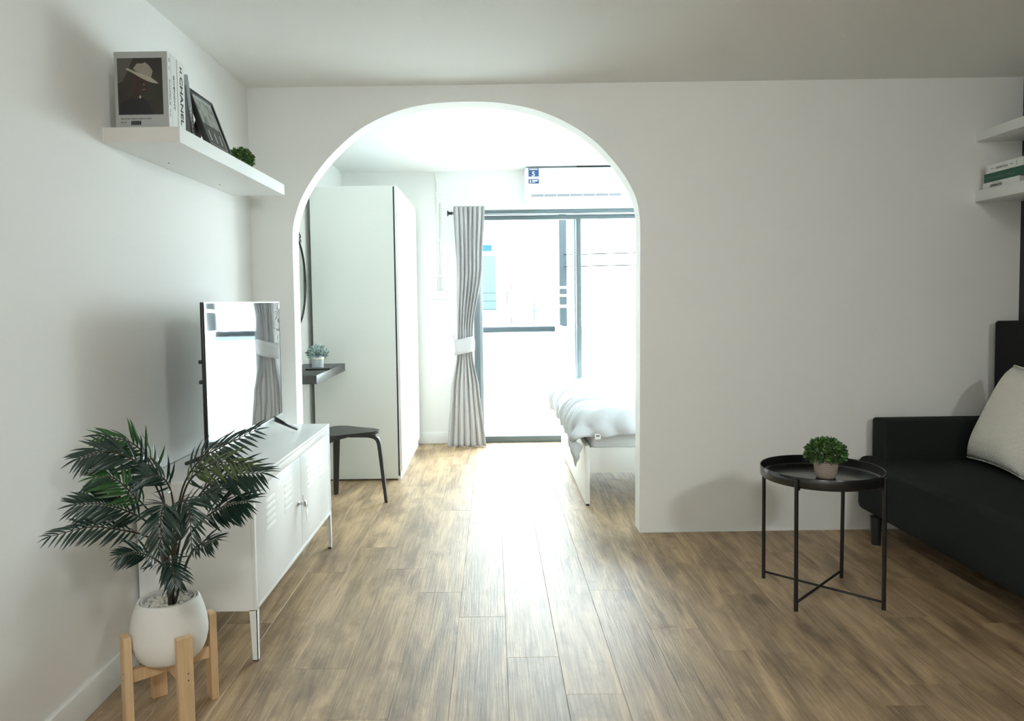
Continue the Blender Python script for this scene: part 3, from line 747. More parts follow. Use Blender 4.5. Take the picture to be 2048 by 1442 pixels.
for i in range(9): box('barcode_gap', -.1205+i*.0034, -.1199+i*.0034, -.0014, -.0012, .0105, .0235, 'covergrey', fc) if i % 2 else None
# spines: text reads downwards (x dir = -z, letter up dir = +y)
def spine_text(b, s, size, zt, yc, m, width, bold=0, xo=.0006):
    return text_obj('lettering', s, size, (xo, yc, zt), (0, 0, -1), (0, 1, 0), m, b, width=width, bold=bold)
spine_text(b1, 'KINFOLK', .010, .158, .008, 'inkgrey', .082); spine_text(b1, '37', .010, .225, .008, 'inkgrey', .012)
for z in (.195, .06, .045): box('print_line', 0, .0006, .0105, .0125, z-.008, z+.004, 'inkgrey', b1)
b2 = book('book', 2.4255, .043, -1.033, .17, .243, ZS, 'paper', 'white book with small spaced black title, second on the left shelf', 'books upright on the left shelf')
spine_text(b2, 'GIVENCHY', .013, .180, .014, 'ink', .112)
b3 = book('book', 2.4705, .052, -1.031, .17, .238, ZS, 'paper', 'white book with large bold black title, third on the left shelf', 'books upright on the left shelf')
spine_text(b3, 'CHANEL', .030, .190, .016, 'ink', .160, bold=.0006); spine_text(b3, 'H', .022, .222, .018, 'ink', .018, bold=.0004)
b4 = book('book', 2.655, .038, -1.062, .15, .236, ZS+.001, 'bookslate', 'thin slate grey book leaning on the white books, on the left shelf', 'books upright on the left shelf', lean=radians(15))
spine_text(b4, 'VERSAILLES', .022, .125, .012, 'white', .105)
bm = bmesh.new(); 
box('dark_edge', .0002, .0009, .0, .008, .0, .2, 'bookblack', b4)

# leaning picture frame
lean = math.asin(.075/.223)
pf = empty('picture_frame', (-1.0, 2.68, ZS), label='black framed collage picture leaning back on the white wall shelf', cat='picture frame')
pf.rotation_euler = (0, -lean, 0)
W_, H_ = .225, .223; fwid = .014; fd = .018
pf.location = (-1.004, 2.675, ZS+.0005)
box('frame_rail', -fd, 0, 0, fwid, 0, H_, 'black', pf, bev=.001); box('frame_rail', -fd, 0, W_-fwid, W_, 0, H_, 'black', pf, bev=.001)
box('frame_rail', -fd, 0, fwid, W_-fwid, 0, fwid, 'black', pf, bev=.001); box('frame_rail', -fd, 0, fwid, W_-fwid, H_-fwid, H_, 'black', pf, bev=.001)
pb = box('print', -.010, -.006, fwid, W_-fwid, fwid, H_-fwid, 'mat_white', pf)
def collage():
    m = bpy.data.materials.new('collage_print'); m.use_nodes = True; nt = m.node_tree; b = nt.nodes['Principled BSDF']; b.inputs['Roughness'].default_value = .3
    tc = nt.nodes.new('ShaderNodeTexCoord'); v = nt.nodes.new('ShaderNodeTexNoise'); v.inputs['Scale'].default_value = 38; v.inputs['Detail'].default_value = 2
    nt.links.new(tc.outputs['Object'], v.inputs['Vector']); r = nt.nodes.new('ShaderNodeValToRGB')
    r.color_ramp.elements[0].position = .36; r.color_ramp.elements[0].color = (.06, .05, .04, 1)
    r.color_ramp.elements[1].position = .55; r.color_ramp.elements[1].color = (.50, .49, .45, 1); nt.links.new(v.outputs['Fac'], r.inputs[0]); nt.links.new(r.outputs[0], b.inputs['Base Color']); return m
M['collage'] = collage()
box('collage_area', -.006, -.0055, fwid+.012, W_-fwid-.012, .092, H_-fwid-.012, 'collage', pb)
box('road_area', -.006, -.0054, fwid+.012, W_-fwid-.012, fwid+.008, .10, 'extgrey', pb)
for q in (.055, .11, .16): box('road_mark', -.0054, -.005, q, q+.006, .035, .075, 'white', pb)
box('glazing', -.0045, -.0035, fwid, W_-fwid, fwid, H_-fwid, 'glass', pf)
box('backing_board', -fd-.003, -fd, .004, W_-.004, .004, H_-.004, 'brownboard', pf)
bm = bmesh.new(); ang = radians(38)
add_box(bm, -.003, 0, .07, .15, -.15, 0, mtx=Matrix.Translation((-fd-.003, 0, .150)) @ Matrix.Rotation(ang, 4, 'Y')); bm_obj('easel_strut', bm, 'brownboard', pf)

# boxwood ball on shelf
bl = empty('potted_boxwood', (-1.072, 3.19, ZS), label='small round green boxwood ball at the far end of the white wall shelf', cat='plant')
bm = bmesh.new(); add_lathe(bm, [(0, 0), (.026, 0), (.032, .03), (.029, .03), (.027, .024), (0, .024)], 32); bm_obj('pot', bm, 'paper', bl, auto=40)
foliage('foliage', bl, (0, 0, .050), .054, .046, 1300, .013, ['box1', 'box1', 'box2'], zmin=-.85, seed=11); stems(bl, (0, 0, .02), .03, 6, .02)

# metal cabinet
cb = empty('metal_cabinet', (-1.027, 3.064, 0), label='white metal locker-style cabinet with louvred doors under the television', cat='cabinet')
RC = (-1.027, 3.064, 0); cx0, cx1, cy0, cy1 = -1.227, -.827, 2.4786, 3.649
def cp(n, a, b, c, d, e, f, m='whitemetal', p=cb, bev=.0): return box(n, a, b, c, d, e, f, m, p, bev=bev, rel=RC)
cp('top_panel', cx0, cx1, cy0, cy1, .615, .63, bev=.002)
cp('side_panel', cx0, cx1-.012, cy0, cy0+.012, .177, .615); cp('side_panel', cx0, cx1-.012, cy1-.012, cy1, .177, .615, bev=.001)
cp('back_panel', cx0, cx0+.006, cy0+.012, cy1-.012, .177, .615); cp('bottom_panel', cx0, cx1-.02, cy0+.012, cy1-.012, .177, .189)
cp('front_rail', cx1-.012, cx1, cy0+.012, cy1-.012, .586, .615, bev=.001); cp('front_rail', cx1-.012, cx1, cy0+.012, cy1-.012, .177, .192, bev=.001)
cp('front_stile', cx1-.012, cx1, cy0+.0, cy0+.018, .177, .615, bev=.001); cp('front_stile', cx1-.012, cx1, cy1-.018, cy1, .177, .615, bev=.001)
cp('shelf', cx0+.006, cx1-.03, cy0+.012, cy1-.012, .38, .388)
for (lx, sx) in ((cx1, -1), (cx0, 1)):
    for (ly, sy) in ((cy0, 1), (cy1, -1)):
        bm = bmesh.new(); t = .0025; w = .026; w2 = .018
        q = [(0, 0), (w, 0), (w2, -.177), (0, -.177)]
        for ax in (0, 1):
            vs = []
            for off in (0, t):
                for (d, z) in q: vs.append(bm.verts.new((sx*(d if ax == 0 else off), sy*(off if ax == 0 else d), z)))
            for f in ((0, 1, 2, 3), (7, 6, 5, 4), (0, 4, 5, 1), (1, 5, 6, 2), (2, 6, 7, 3), (3, 7, 4, 0)): bm.faces.new([vs[k] for k in f])
        bmesh.ops.recalc_face_normals(bm, faces=bm.faces)
        lg = bm_obj('leg', bm, 'whitemetal', cb, loc=(lx-RC[0], ly-RC[1], .180))
        box('foot_cap', min(0, sx*.018), max(0, sx*.018), min(0, sy*.018), max(0, sy*.018), -.18, -.175, 'black', lg)
def louver_mesh():
    bm = bmesh.new(); L_ = .115; n = 8; h = .014; pr = .0024
    # pressed hood: arched ridge, open along its lower edge and at its ends
    for k in range(n):
        pass
    rows = []
    for i in range(n+1):
        u = i/n; e = min(1, min(u, 1-u)/.07+.25); row = []
        for j in range(4):
            v = j/3; row.append(bm.verts.new((pr*e*(1-(v**1.6)), L_*u, h*v*(.7+.3*e))))
        rows.append(row)
    for a, b in zip(rows, rows[1:]):
        for j in range(3): bm.faces.new((a[j], b[j], b[j+1], a[j+1]))
    vs = [bm.verts.new(p) for p in ((.0004, .0, -.0015), (.0004, .007, -.0015), (.0004, .007, .010), (.0004, .001, .004))]
    f = bm.faces.new(vs); f.material_index = 1
    vs = [bm.verts.new(p) for p in ((-.0004, 0, -.001), (.0005, 0, -.001), (.0005, L_, -.001), (-.0004, L_, -.001))]
    me = bpy.data.meshes.new('louver'); bm.to_mesh(me); bm.free(); me.materials.append(M['whitemetal']); me.materials.append(M['dark'])
    for p in me.polygons: p.use_smooth = p.material_index == 0
    return me
lm = louver_mesh()
for (a, b), cols in (((2.4986, 3.092), (2.616, 2.846)), ((3.097, 3.629), (3.203, 3.427))):
    d = cp('door', cx1-.012, cx1-.0015, a, b, .194, .584, bev=.0015)
    for c in cols:
        for r in range(5):
            o = bpy.data.objects.new('louver', lm); link(o, d); o.location = (cx1-.0015-RC[0], c-RC[1], .512-.0248*r)
cp('latch_slot', cx1-.002, cx1-.0012, 3.119, 3.124, .386, .408, 'dark')
bm = bmesh.new(); add_lathe(bm, [(0, 0), (.010, 0), (.010, .004), (.006, .006), (.006, .022), (.014, .024), (.0145, .030), (.011, .034), (0, .035)], 24)
bmesh.ops.rotate(bm, verts=bm.verts, cent=(0, 0, 0), matrix=Matrix.Rotation(pi/2, 3, 'Y')); kn = bm_obj('knob', bm, 'chrome', cb, loc=(cx1-.0015-RC[0], 3.045-RC[1], .393), auto=40)
ky = empty('key', (cx1+.034, 3.045, .393), label='small metal key on a ring hanging from the white cabinet lock', cat='key')
bm = bmesh.new(); add_tube(bm, [(0, .0095*cos(t*pi/10), -.012+.0095*sin(t*pi/10)) for t in range(21)], .0011, 6); bm_obj('ring', bm, 'chrome', ky, smooth=True)
bm = bmesh.new()
add_lathe(bm, [(0, -.0011), (.0125, -.0011), (.0125, .0011), (0, .0011)], 24)
bmesh.ops.rotate(bm, verts=bm.verts, cent=(0, 0, 0), matrix=Matrix.Rotation(pi/2, 3, 'Y')); bmesh.ops.translate(bm, verts=bm.verts, vec=(.0005, 0, -.034))
bm_obj('bow', bm, 'chrome', ky)
bm = bmesh.new(); add_box(bm, -.001, .001, -.004, .004, -.075, -.044); 
for k in range(3): add_box(bm, -.001, .001, .0035, .0065, -.074+.008*k, -.070+.008*k)
bm_obj('blade', bm, 'chrome', ky)

# television
tv = empty('television', (-1.0, 3.0, .63), label='flat-screen television reflecting the bright window on the white metal cabinet', cat='television')
RT = (-1.0, 3.0, .63)
ty0, ty1, tz0, tz1 = 2.519, 3.476, .700, 1.240
def tp(n, a, b, c, d, e, f, m, bev=0, p=tv): return box(n, a, b, c, d, e, f, m, p, bev=bev, rel=RT)
tp('rear_panel', -1.014, -1.004, ty0, ty1, tz0-.004, tz1, 'black', .003)
bm = bmesh.new(); add_box(bm, -.044, -.014, -.28, .40, .085, .50, bev=.014, seg=3); bm_obj('rear_housing', bm, 'black', tv, auto=40)
m = bpy.data.materials.new('glossy_screen'); m.use_nodes = True; nt = m.node_tree; b = nt.nodes['Principled BSDF']
b.inputs['Base Color'].default_value = (.012, .013, .015, 1); b.inputs['Roughness'].default_value = .035; b.inputs['IOR'].default_value = 1.6; b.inputs['Specular IOR Level'].default_value = .9
b.inputs['Coat Weight'].default_value = 1.0; b.inputs['Coat Roughness'].default_value = .02; b.inputs['Coat IOR'].default_value = 1.55
tc = nt.nodes.new('ShaderNodeTexCoord'); ns = nt.nodes.new('ShaderNodeTexNoise'); ns.inputs['Scale'].default_value = 2.2; bp = nt.nodes.new('ShaderNodeBump'); bp.inputs['Distance'].default_value = .0012
nt.links.new(tc.outputs['Object'], ns.inputs['Vector']); nt.links.new(ns.outputs['Fac'], bp.inputs['Height']); nt.links.new(bp.outputs['Normal'], b.inputs['Normal']); nt.links.new(bp.outputs['Normal'], b.inputs['Coat Normal'])
M['screen'] = m
tp('screen', -1.004, -1.0, ty0+.004, ty1-.004, tz0+.014, tz1-.004, 'screen')
tp('bezel', -1.004, -.998, ty0, ty1, tz1-.004, tz1, 'silver'); tp('bezel', -1.004, -.997, ty0, ty1, tz0-.002, tz0+.014, 'silver', .001)
tp('bezel', -1.004, -.999, ty0, ty0+.004, tz0, tz1, 'black'); tp('bezel', -1.004, -.999, ty1-.004, ty1, tz0, tz1, 'black')
for z in (1.035, .965): tp('button', -1.024, -1.012, ty0-.004, ty0+.004, z-.007, z+.007, 'black', .003)
tp('screen_sticker', -1.0, -.9985, ty1-.022, ty1-.006, tz1-.032, tz1-.010, 'paper')
for (yt, yf, yr) in ((3.34, 3.445, 3.40), (2.66, 2.575, 2.725)):
    bm = bmesh.new()
    P0 = Vector((-.007, yt-3.0, tz0-.63)); F = Vector((.076, yf-3.0, .009)); B_ = Vector((-.161, yr-3.0, .009))
    add_tube(bm, [P0+Vector((0, 0, .01)), P0*.55+F*.45+Vector((0, 0, .004)), F], [.012, .009, .007], 8); add_tube(bm, [P0+Vector((0, 0, .01)), P0*.5+B_*.5, B_], [.012, .009, .007], 8)
    bm_obj('foot', bm, 'black', tv, smooth=True)
tv.rotation_euler = (0, 0, radians(1.18))
# peeling film bits in the upper far corner
bm = bmesh.new(); rnd = random.Random(4)
for i in range(14):
    y = ty1-3.0-rnd.uniform(.008, .10)*(1 if i % 2 else .4); z = tz1-.63-rnd.uniform(.012, .20); L_ = rnd.uniform(.006, .022)
    a = rnd.uniform(0, pi); d = Vector((0, cos(a), sin(a)))*L_; n = Vector((0, -sin(a), cos(a)))*.0022
    v = [bm.verts.new(Vector((.0008, y, z))-d), bm.verts.new(Vector((.003, y, z))+n), bm.verts.new(Vector((.0008, y, z))+d), bm.verts.new(Vector((.0015, y, z))-n)]; bm.faces.new(v)
o = bm_obj('peeling_film', bm, 'white', tv); o['kind'] = 'stuff'

# plant stand
PC = (-.990, 2.173)
ps = empty('plant_stand', (PC[0], PC[1], 0), label='pale pine plant stand with four upright legs beside the white cabinet', cat='plant stand')
A0 = radians(41.5)
for k in range(4):
    a = A0 + k*pi/2; mtx = Matrix.Rotation(a, 4, 'Z')
    bm = bmesh.new(); add_box(bm, .112, .134, -.022, .022, 0, .273, bev=.0012, seg=1, mtx=mtx); lg = bm_obj('leg', bm, 'pine', ps)
    for z in (.166, .146):
        bm = bmesh.new(); add_lathe(bm, [(0, 0), (.0021, 0), (.0021, .0006), (0, .0006)], 10)
        bmesh.ops.transform(bm, verts=bm.verts, matrix=mtx @ Matrix.Translation((.134, .006, z)) @ Matrix.Rotation(pi/2, 4, 'Y')); bm_obj('screw', bm, 'ink', lg)
bm = bmesh.new(); add_box(bm, -.112, .112, -.011, .011, .133, .170, bev=.001, seg=1, mtx=Matrix.Rotation(A0, 4, 'Z')); bm_obj('cross_bar', bm, 'pine', ps)
for s in (-1, 1):
    bm = bmesh.new(); add_box(bm, .0112 if s > 0 else -.112, .112 if s > 0 else -.0112, -.011, .011, .133, .170, bev=.001, seg=1, mtx=Matrix.Rotation(A0+pi/2, 4, 'Z')); bm_obj('cross_bar', bm, 'pine', ps)
# planter
pp = empty('planter', (PC[0], PC[1], .1705), label='large rough white planter pot in the pine stand', cat='pot')
prof_p = [(0, 0), (.062, 0), (.078, .004), (.093, .018), (.103, .040), (.1095, .066), (.1105, .085), (.107, .115), (.100, .145), (.091, .172), (.0865, .181), (.0835, .183), (.080, .180), (.080, .160), (.0, .155)]
bm = bmesh.new(); add_lathe(bm, prof_p, 72); o = bm_obj('pot', bm, 'pot', pp, auto=50)
bm = bmesh.new(); add_lathe(bm, [(.074, .155), (.077, .157), (.077, .180), (.0755, .182), (.072, .180), (.071, .158)], 64); bm_obj('inner_pot', bm, 'liner', pp, auto=50)
# pebbles
pm = []
for k in range(4):
    bm = bmesh.new(); bmesh.ops.create_icosphere(bm, subdivisions=2, radius=1)
    for v in bm.verts: v.co *= 1+.18*noise.noise(v.co*1.1+Vector((k*5, 0, 0))); 
    me = bpy.data.meshes.new('pebble'); bm.to_mesh(me); bm.free(); me.materials.append(M['pebble']); [setattr(p, 'use_smooth', True) for p in me.polygons]; pm.append(me)
rnd = random.Random(21); placed = []
tries = 0
while len(placed) < 64 and tries < 6000:
    tries += 1
    r = .064*math.sqrt(rnd.random()); t = rnd.uniform(0, 2*pi); x, y = r*cos(t), r*sin(t)
    if math.hypot(x, y+.006) < .014: continue
    if any((x-a)**2+(y-b)**2 < .0125**2 for a, b in placed): continue
    placed.append((x, y)); o = bpy.data.objects.new('pebble', rnd.choice(pm)); link(o)
    o.location = (PC[0]+x, PC[1]+y, .1705+.166+rnd.uniform(0, .004)); s = rnd.uniform(.0062, .0088)
    o.scale = (s*1.25, s, s*.72); o.rotation_euler = (rnd.uniform(-.5, .5), rnd.uniform(-.5, .5), rnd.uniform(0, 6))
    tag(o, 'small rounded off-white pebble among those filling the top of the planter', 'pebble', 'pebbles in the planter')
# palm
pa = empty('palm_plant', (PC[0]+.015, PC[1]-.012, .33), label='dark green artificial palm with feathery fronds in the white planter', cat='plant')
FR = [
  ([(-0.975,2.160,0.358),(-0.984,2.160,0.578),(-0.981,2.140,0.681),(-0.992,2.100,0.780),(-1.023,2.050,0.848),(-1.075,2.000,0.876)],1.0,1),
  ([(-0.975,2.150,0.362),(-0.963,2.120,0.590),(-0.963,2.080,0.697),(-0.992,2.020,0.797),(-1.047,1.970,0.839),(-1.095,1.930,0.832)],1.1,0),
  ([(-0.970,2.140,0.366),(-0.954,2.080,0.559),(-0.967,2.030,0.653),(-0.993,1.980,0.724),(-1.026,1.950,0.773),(-1.059,1.930,0.779)],1.0,1),
  ([(-0.968,2.130,0.370),(-0.963,2.080,0.544),(-0.975,2.030,0.625),(-1.014,1.980,0.676),(-1.056,1.950,0.701),(-1.105,1.920,0.709)],1.1,0),
  ([(-0.968,2.130,0.370),(-0.945,2.050,0.540),(-0.969,2.000,0.597),(-1.012,1.950,0.630),(-1.064,1.900,0.654),(-1.128,1.840,0.651)],0.8,0),
  ([(-0.961,2.120,0.374),(-0.930,2.050,0.453),(-0.924,2.000,0.514),(-0.936,1.950,0.558),(-0.959,1.920,0.577),(-0.986,1.900,0.577)],0.75,0),
  ([(-0.954,2.120,0.374),(-0.911,2.000,0.486),(-0.897,1.950,0.535),(-0.863,1.900,0.561),(-0.837,1.870,0.550),(-0.824,1.850,0.521)],0.8,0),
  ([(-0.963,2.140,0.366),(-0.904,2.020,0.549),(-0.876,1.950,0.669),(-0.865,1.900,0.710),(-0.854,1.850,0.691),(-0.843,1.820,0.624)],1.0,0),
  ([(-0.961,2.140,0.366),(-0.910,2.050,0.554),(-0.875,1.980,0.674),(-0.836,1.930,0.712),(-0.803,1.900,0.696),(-0.787,1.870,0.619)],0.9,0),
  ([(-0.972,2.170,0.354),(-0.958,2.170,0.559),(-0.933,2.170,0.688),(-0.871,2.150,0.774),(-0.792,2.120,0.819),(-0.693,2.100,0.867)],1.1,0),
  ([(-0.966,2.160,0.358),(-0.943,2.140,0.554),(-0.900,2.100,0.691),(-0.847,2.070,0.755),(-0.771,2.040,0.790),(-0.680,2.000,0.793)],1.0,2),
  ([(-0.970,2.170,0.354),(-0.943,2.160,0.532),(-0.889,2.130,0.645),(-0.817,2.100,0.719),(-0.741,2.070,0.749),(-0.660,2.040,0.758)],1.25,0),
  ([(-0.969,2.170,0.354),(-0.935,2.160,0.502),(-0.877,2.130,0.586),(-0.813,2.100,0.635),(-0.755,2.070,0.663),(-0.705,2.050,0.675)],1.15,0),
  ([(-0.964,2.160,0.358),(-0.902,2.100,0.478),(-0.861,2.060,0.535),(-0.833,2.030,0.559),(-0.797,2.000,0.576),(-0.766,1.980,0.590)],0.7,0),
  ([(-0.961,2.140,0.366),(-0.934,2.100,0.552),(-0.916,2.060,0.680),(-0.917,2.020,0.747),(-0.949,2.000,0.766),(-0.974,1.980,0.751)],0.9,0),
  ([(-0.970,2.160,0.358),(-0.940,2.120,0.545),(-0.918,2.100,0.610),(-0.866,2.050,0.668),(-0.811,2.000,0.709),(-0.761,1.970,0.723)],1.0,0),
]
def leaflet_mesh(m):
    bm = bmesh.new(); prof_l = [(0, .10), (.14, .62), (.34, 1.0), (.6, .86), (.82, .45), (1, 0)]
    L_, C_, R_ = [], [], []
    for u, w in prof_l:
        z = -.30*u*u; C_.append(bm.verts.new((u, 0, z)))
        if w > 0: L_.append(bm.verts.new((u, w*.062, z+.03*w))); R_.append(bm.verts.new((u, -w*.062, z+.03*w)))
    for i in range(4):
        bm.faces.new((C_[i], C_[i+1], L_[i+1], L_[i])); bm.faces.new((C_[i+1], C_[i], R_[i], R_[i+1]))
    bm.faces.new((C_[4], C_[5], L_[4])); bm.faces.new((C_[5], C_[4], R_[4]))
    me = bpy.data.meshes.new('leaflet'); bm.to_mesh(me); bm.free(); me.materials.append(M[m]); [setattr(p, 'use_smooth', True) for p in me.polygons]; return me
LM = [leaflet_mesh('leafdark'), leaflet_mesh('leafmid'), leaflet_mesh('leafolive')]
base = Vector(pa.location); rnd = random.Random(8)
camp = Vector((0, 0, 1.2314))
extra = bmesh.new()
for pts, s, tone in FR:
    q = [(Vector(p) - base) for p in pts]; q[0] = Vector((rnd.uniform(-.008, .008), rnd.uniform(-.006, .006), 0))
    P = spline(q, 30)
    bm = bmesh.new(); add_tube(bm, P, [.0042*(1-.75*i/30) for i in range(31)], 6); fr = bm_obj('frond', bm, 'stem', pa, smooth=True)
    n = 9 if s >= .9 else 8
    for h_ in range(2*n-1):
        i = h_/2
        u = .48 + .52*i/(n-1); k = min(29, int(u*30)); f = u*30-k; p = P[k].lerp(P[k+1], f); t = (P[k+1]-P[k]).normalized()
        view = (camp-(base+p)).normalized(); nn = (view*.75+Vector((0, 0, .65))+Vector((rnd.gauss(0, .15),)*3)); nn = (nn-t*nn.dot(t)).normalized(); sd = t.cross(nn)
        v_ = (u-.48)/.52
        ln = (.036+.050*sin(pi*min(1, .16+v_*.78)))*s
        for side in ((-1, 1) if i < n-1 else (-1, 1, 0)):
            fwd = .75+.75*v_ + rnd.uniform(-.1, .1)
            d = (t*fwd + sd*side*(1.0 if side else 0) - Vector((0, 0, .12))).normalized()
            yv = nn.cross(d).normalized(); zv = d.cross(yv)
            mt4 = Matrix((d, yv, zv)).transposed().to_4x4(); L2 = ln*rnd.uniform(.88, 1.12)
            full_ = Matrix.Translation(p) @ mt4 @ Matrix.Diagonal((L2, L2*rnd.uniform(.95, 1.2), L2, 1)); me_ = LM[tone if rnd.random() < .9 else 0]
            if h_ % 2 == 0:
                o = bpy.data.objects.new('leaflet', me_); link(o, fr); o.matrix_local = full_
            else:   # the leaflets past the first 300: joined into one part
                k0_ = len(extra.verts); extra.from_mesh(me_); extra.verts.ensure_lookup_table(); extra.faces.ensure_lookup_table()
                bmesh.ops.transform(extra, matrix=full_, verts=extra.verts[k0_:])
                for f_ in extra.faces[-10:]: f_.material_index = LM.index(me_); f_.smooth = True
bm_obj('inner_leaflets', extra, ['leafdark', 'leafmid', 'leafolive'], pa)['kind'] = 'stuff'
bm = bmesh.new(); add_tube(bm, [(0, 0, -.0), (0, 0, .05)], [.012, .008], 10); bm_obj('stem_base', bm, 'stem', pa, smooth=True)

# ================================================================== FRONT ROOM, RIGHT
# round side table
TC = (1.340, 2.992)
tbl = empty('side_table', (TC[0], TC[1], 0), label='round black metal tray table with crossed lower bars near the sofa', cat='table')
bm = bmesh.new(); add_lathe(bm, [(0, .484), (.226, .484), (.232, .486), (.236, .492), (.237, .528), (.2355, .530), (.2335, .528), (.232, .496), (.226, .490), (0, .489)], 96); bm_obj('tray', bm, 'trayblack', tbl, auto=40)
lp = [(1.169, 3.165), (1.170, 2.822), (1.506, 3.155), (1.513, 2.820)]
lp = [(x-TC[0], y-TC[1]) for x, y in lp]
for x, y in lp:
    tx, ty = Vector((x, y)).normalized()*.2435
    bm = bmesh.new(); add_tube(bm, [(x, y, 0), (tx, ty, .522)], .0078, 12); lg = bm_obj('leg', bm, 'blackmetal', tbl, smooth=False, auto=50)
    bm = bmesh.new(); add_tube(bm, [(tx*.995, ty*.995, .478), (tx*.90, ty*.90, .480)], .006, 8); bm_obj('bracket', bm, 'blackmetal', lg)
for a, b, dz in ((0, 3, 0), (1, 2, .008)):
    bm = bmesh.new(); add_tube(bm, [(*lp[a], .030+dz*.3), (*lp[b], .030+dz*.3)], .005, 8); bm_obj('cross_bar', bm, 'blackmetal', tbl, smooth=True)
# plant on table
tp_ = empty('potted_plant', (1.352, 2.975, .4895), label='small bushy green plant in a zigzag-patterned pot on the round black table', cat='plant')
bm = bmesh.new(); add_lathe(bm, [(0, 0), (.034, 0), (.038, .004), (.043, .025), (.0475, .055), (.0485, .082), (.0465, .084), (.0445, .080), (.043, .074), (0, .074)], 56); bm_obj('pot', bm, 'zigzag', tp_, auto=50)
foliage('foliage', tp_, (0, 0, .098), .076, .062, 1100, .019, ['box2', 'box2', 'box1'], zmin=-.42, seed=31); stems(tp_, (0, 0, .07), .05, 14, .05)

# sofa
sf = empty('sofa', (2.3, 2.8, 0), label='charcoal fabric sofa with a low end arm against the dark right wall', cat='sofa')
RS = (2.3, 2.8, 0)
def sp(n, a, b, c, d, e, f, m='sofa', bev=.03, seg=4): return box(n, a, b, c, d, e, f, m, sf, bev=bev, seg=seg, rel=RS)
sp('seat', 1.862, 2.58, 1.75, 3.757, .135, .412, bev=.038, seg=5)
sp('arm', 1.945, 2.60, 3.63, 3.765, .380, .605, bev=.016, seg=4)
sp('arm', 1.945, 2.60, 1.72, 1.85, .380, .605, bev=.016, seg=4)
sp('backrest', 2.568, 2.722, 1.75, 3.765, .20, 1.092, 'sofaback', bev=.015)
for x in (1.90, 2.60):
    for y in (3.58, 1.95):
        bm = bmesh.new(); add_lathe(bm, [(0, 0), (.021, 0), (.028, .139), (0, .139)], 20); lg = bm_obj('leg', bm, 'stoolblack', sf, loc=(x-RS[0]-.022+.0, y-RS[1], 0), auto=50)
# cushion
cs = empty('cushion', (2.42, 3.33, .415), label='cream knitted cushion leaning against the back of the charcoal sofa', cat='cushion')
bm = bmesh.new(); N = 28; S = .46
P00, P10, P01, P11 = Vector((2.335, 3.60, .425)), Vector((2.29, 3.15, .425)), Vector((2.500, 3.515, .885)), Vector((2.46, 3.06, .885))
ctr = Vector((2.42, 3.33, .415)); nrm = (P10-P00).cross(P01-P00).normalized()
if nrm.x > 0: nrm = -nrm
for sgn in (1, -1):
    g = []
    for i in range(N+1):
        row = []
        for j in range(N+1):
            u, v = i/N, j/N; a, b = 2*u-1, 2*v-1
            pin = 1-.055*(1-a*a)*(b*b) ; pin2 = 1-.055*(1-b*b)*(a*a)
            uu = .5+.5*a*pin2; vv = .5+.5*b*pin
            p = (P00*(1-uu)+P10*uu)*(1-vv) + (P01*(1-uu)+P11*uu)*vv
            th = .085*((1-a**4)*(1-b**4))**.55 + .004*noise.noise(Vector((u*6, v*6, sgn)))*(1-a*a)*(1-b*b)
            row.append(bm.verts.new(p+nrm*th*sgn*(1 if sgn > 0 else .6)-ctr))
        g.append(row)
    for i in range(N):
        for j in range(N):
            f = (g[i][j], g[i+1][j], g[i+1][j+1], g[i][j+1]); bm.faces.new(f if sgn > 0 else f[::-1])
bmesh.ops.remove_doubles(bm, verts=bm.verts, dist=.0005); bmesh.ops.recalc_face_normals(bm, faces=bm.faces)
bm_obj('cover', bm, 'knit', cs, smooth=True)
bm = bmesh.new()
for A_, B_ in ((P00, P10), (P00, P01), (P01, P11), (P10, P11)):
    ps_ = []
    for k in range(17):
        t = k/16; p = A_.lerp(B_, t); inw = ((P00+P10+P01+P11)/4-p); p = p+inw*.11*(4*t*(1-t))*.5; ps_.append(p-ctr)
    add_tube(bm, ps_, .0035, 6)
bm_obj('seam', bm, 'knit', cs, smooth=True)

# right wall shelves and books
for z0, z1, lab in ((1.7035, 1.7585, 'lower white floating shelf on the dark right wall, books lying on it'), (2.010, 2.058, 'upper white floating shelf on the dark right wall, near the ceiling')):
    o = box('floating_shelf', 2.492, XR, 2.72, YA-.001, z0, z1, 'shelfwhite', bev=.001); tag(o, lab, 'shelf', 'white shelves on the right wall')
def flatbook(y1, ln, z0, t, cover, label, xs=2.51, spine_c=None, ry=0):
    b = empty('book', (xs, y1, z0), label=label, cat='book', group='books stacked flat on the right shelf'); c = .002
    bm = bmesh.new(); add_box(bm, 0, .19, -ln, 0, 0, c); add_box(bm, 0, .19, -ln, 0, t-c, t); add_box(bm, 0, c, -ln, 0, c, t-c); bm_obj('cover', bm, cover, b)
    box('pages', c, .186, -ln+.003, -.003, c, t-c, 'page', b); return b
f1 = flatbook(3.785, .262, 1.7587, .032, 'paper', 'white book with black title at the bottom of the stack, right shelf')
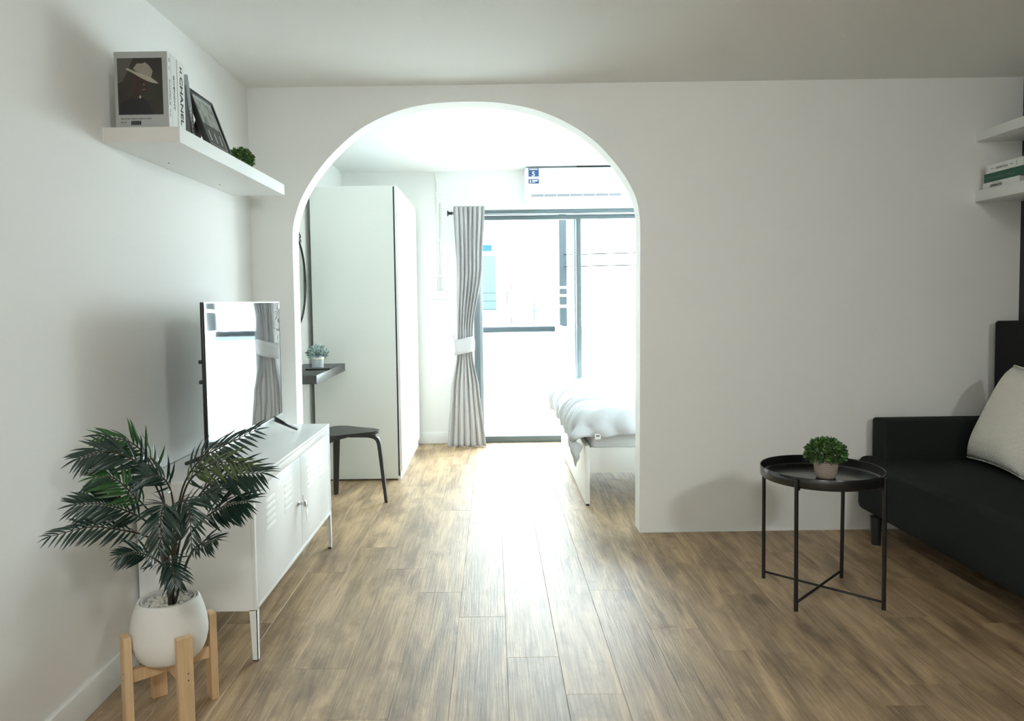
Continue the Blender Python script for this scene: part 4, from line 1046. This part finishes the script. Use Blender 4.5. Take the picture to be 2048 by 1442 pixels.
text_obj('lettering', 'GIVENCHY', .019, (-.0006, -.055, .006), (0, -1, 0), (0, 0, 1), 'ink', f1, width=.088, bold=.0004)
box('print_line', -.0006, 0, -.135, -.07, .0245, .0262, 'inkgrey', f1)
f2 = flatbook(3.776, .29, 1.7911, .044, 'green', 'green book in the middle of the stack, right shelf')
text_obj('lettering', 'THE KINFOLK TABLE', .02, (-.0006, -.02, .012), (0, -1, 0), (0, 0, 1), 'greenink', f2, width=.2)
f3 = flatbook(3.765, .262, 1.8355, .041, 'paper', 'white book with small spaced title on top of the stack, right shelf')
text_obj('lettering', 'KINFOLK', .017, (-.0006, -.075, .013), (0, -1, 0), (0, 0, 1), 'inkgrey', f3, width=.085)
for y in (-.05, -.185): box('print_line', -.0006, 0, y-.012, y+.012, .019, .0215, 'inkgrey', f3)
for y in (-.008, -.22): box('print_line', -.0006, 0, y-.002, y, .008, .034, 'inkgrey', f3)

# spotlight behind the camera, and a round ceiling lamp added to brighten the room
sl = empty('spotlight', (1.9, -.6, H), label='white ceiling spotlight behind the viewer aimed at the arch wall', cat='lamp')
bm = bmesh.new(); add_lathe(bm, [(0, 0), (.06, 0), (.06, -.02), (.012, -.022), (.012, -.06), (0, -.06)], 32); bm_obj('mount', bm, 'white', sl, auto=40)
bm = bmesh.new(); add_lathe(bm, [(0, .09), (.10, .09), (.12, .0), (.122, -.02), (.118, -.02), (.112, .01), (0, .02)], 40)
hd = bm_obj('shade', bm, 'white', sl, auto=40); hd.location = (0, 0, 2.18-H+.0); hd.rotation_euler = aim(SPOT, (.2, 3.8, 1.25)); hd.location = Vector((0, 0, 2.18-H)) - (Vector((.2, 3.8, 1.25))-Vector(SPOT)).normalized()*.03
for x, y, lab in ((-.1, -.9, 'added round white fill lamp on the ceiling behind the viewer, brightening the room'),):
    l = empty('added_fill_lamp', (x, y, H), label=lab, cat='lamp')
    bm = bmesh.new(); add_lathe(bm, [(0, 0), (.20, 0), (.20, -.045), (.185, -.05), (.18, -.03), (0, -.03)], 48); bm_obj('housing', bm, 'white', l, auto=40)
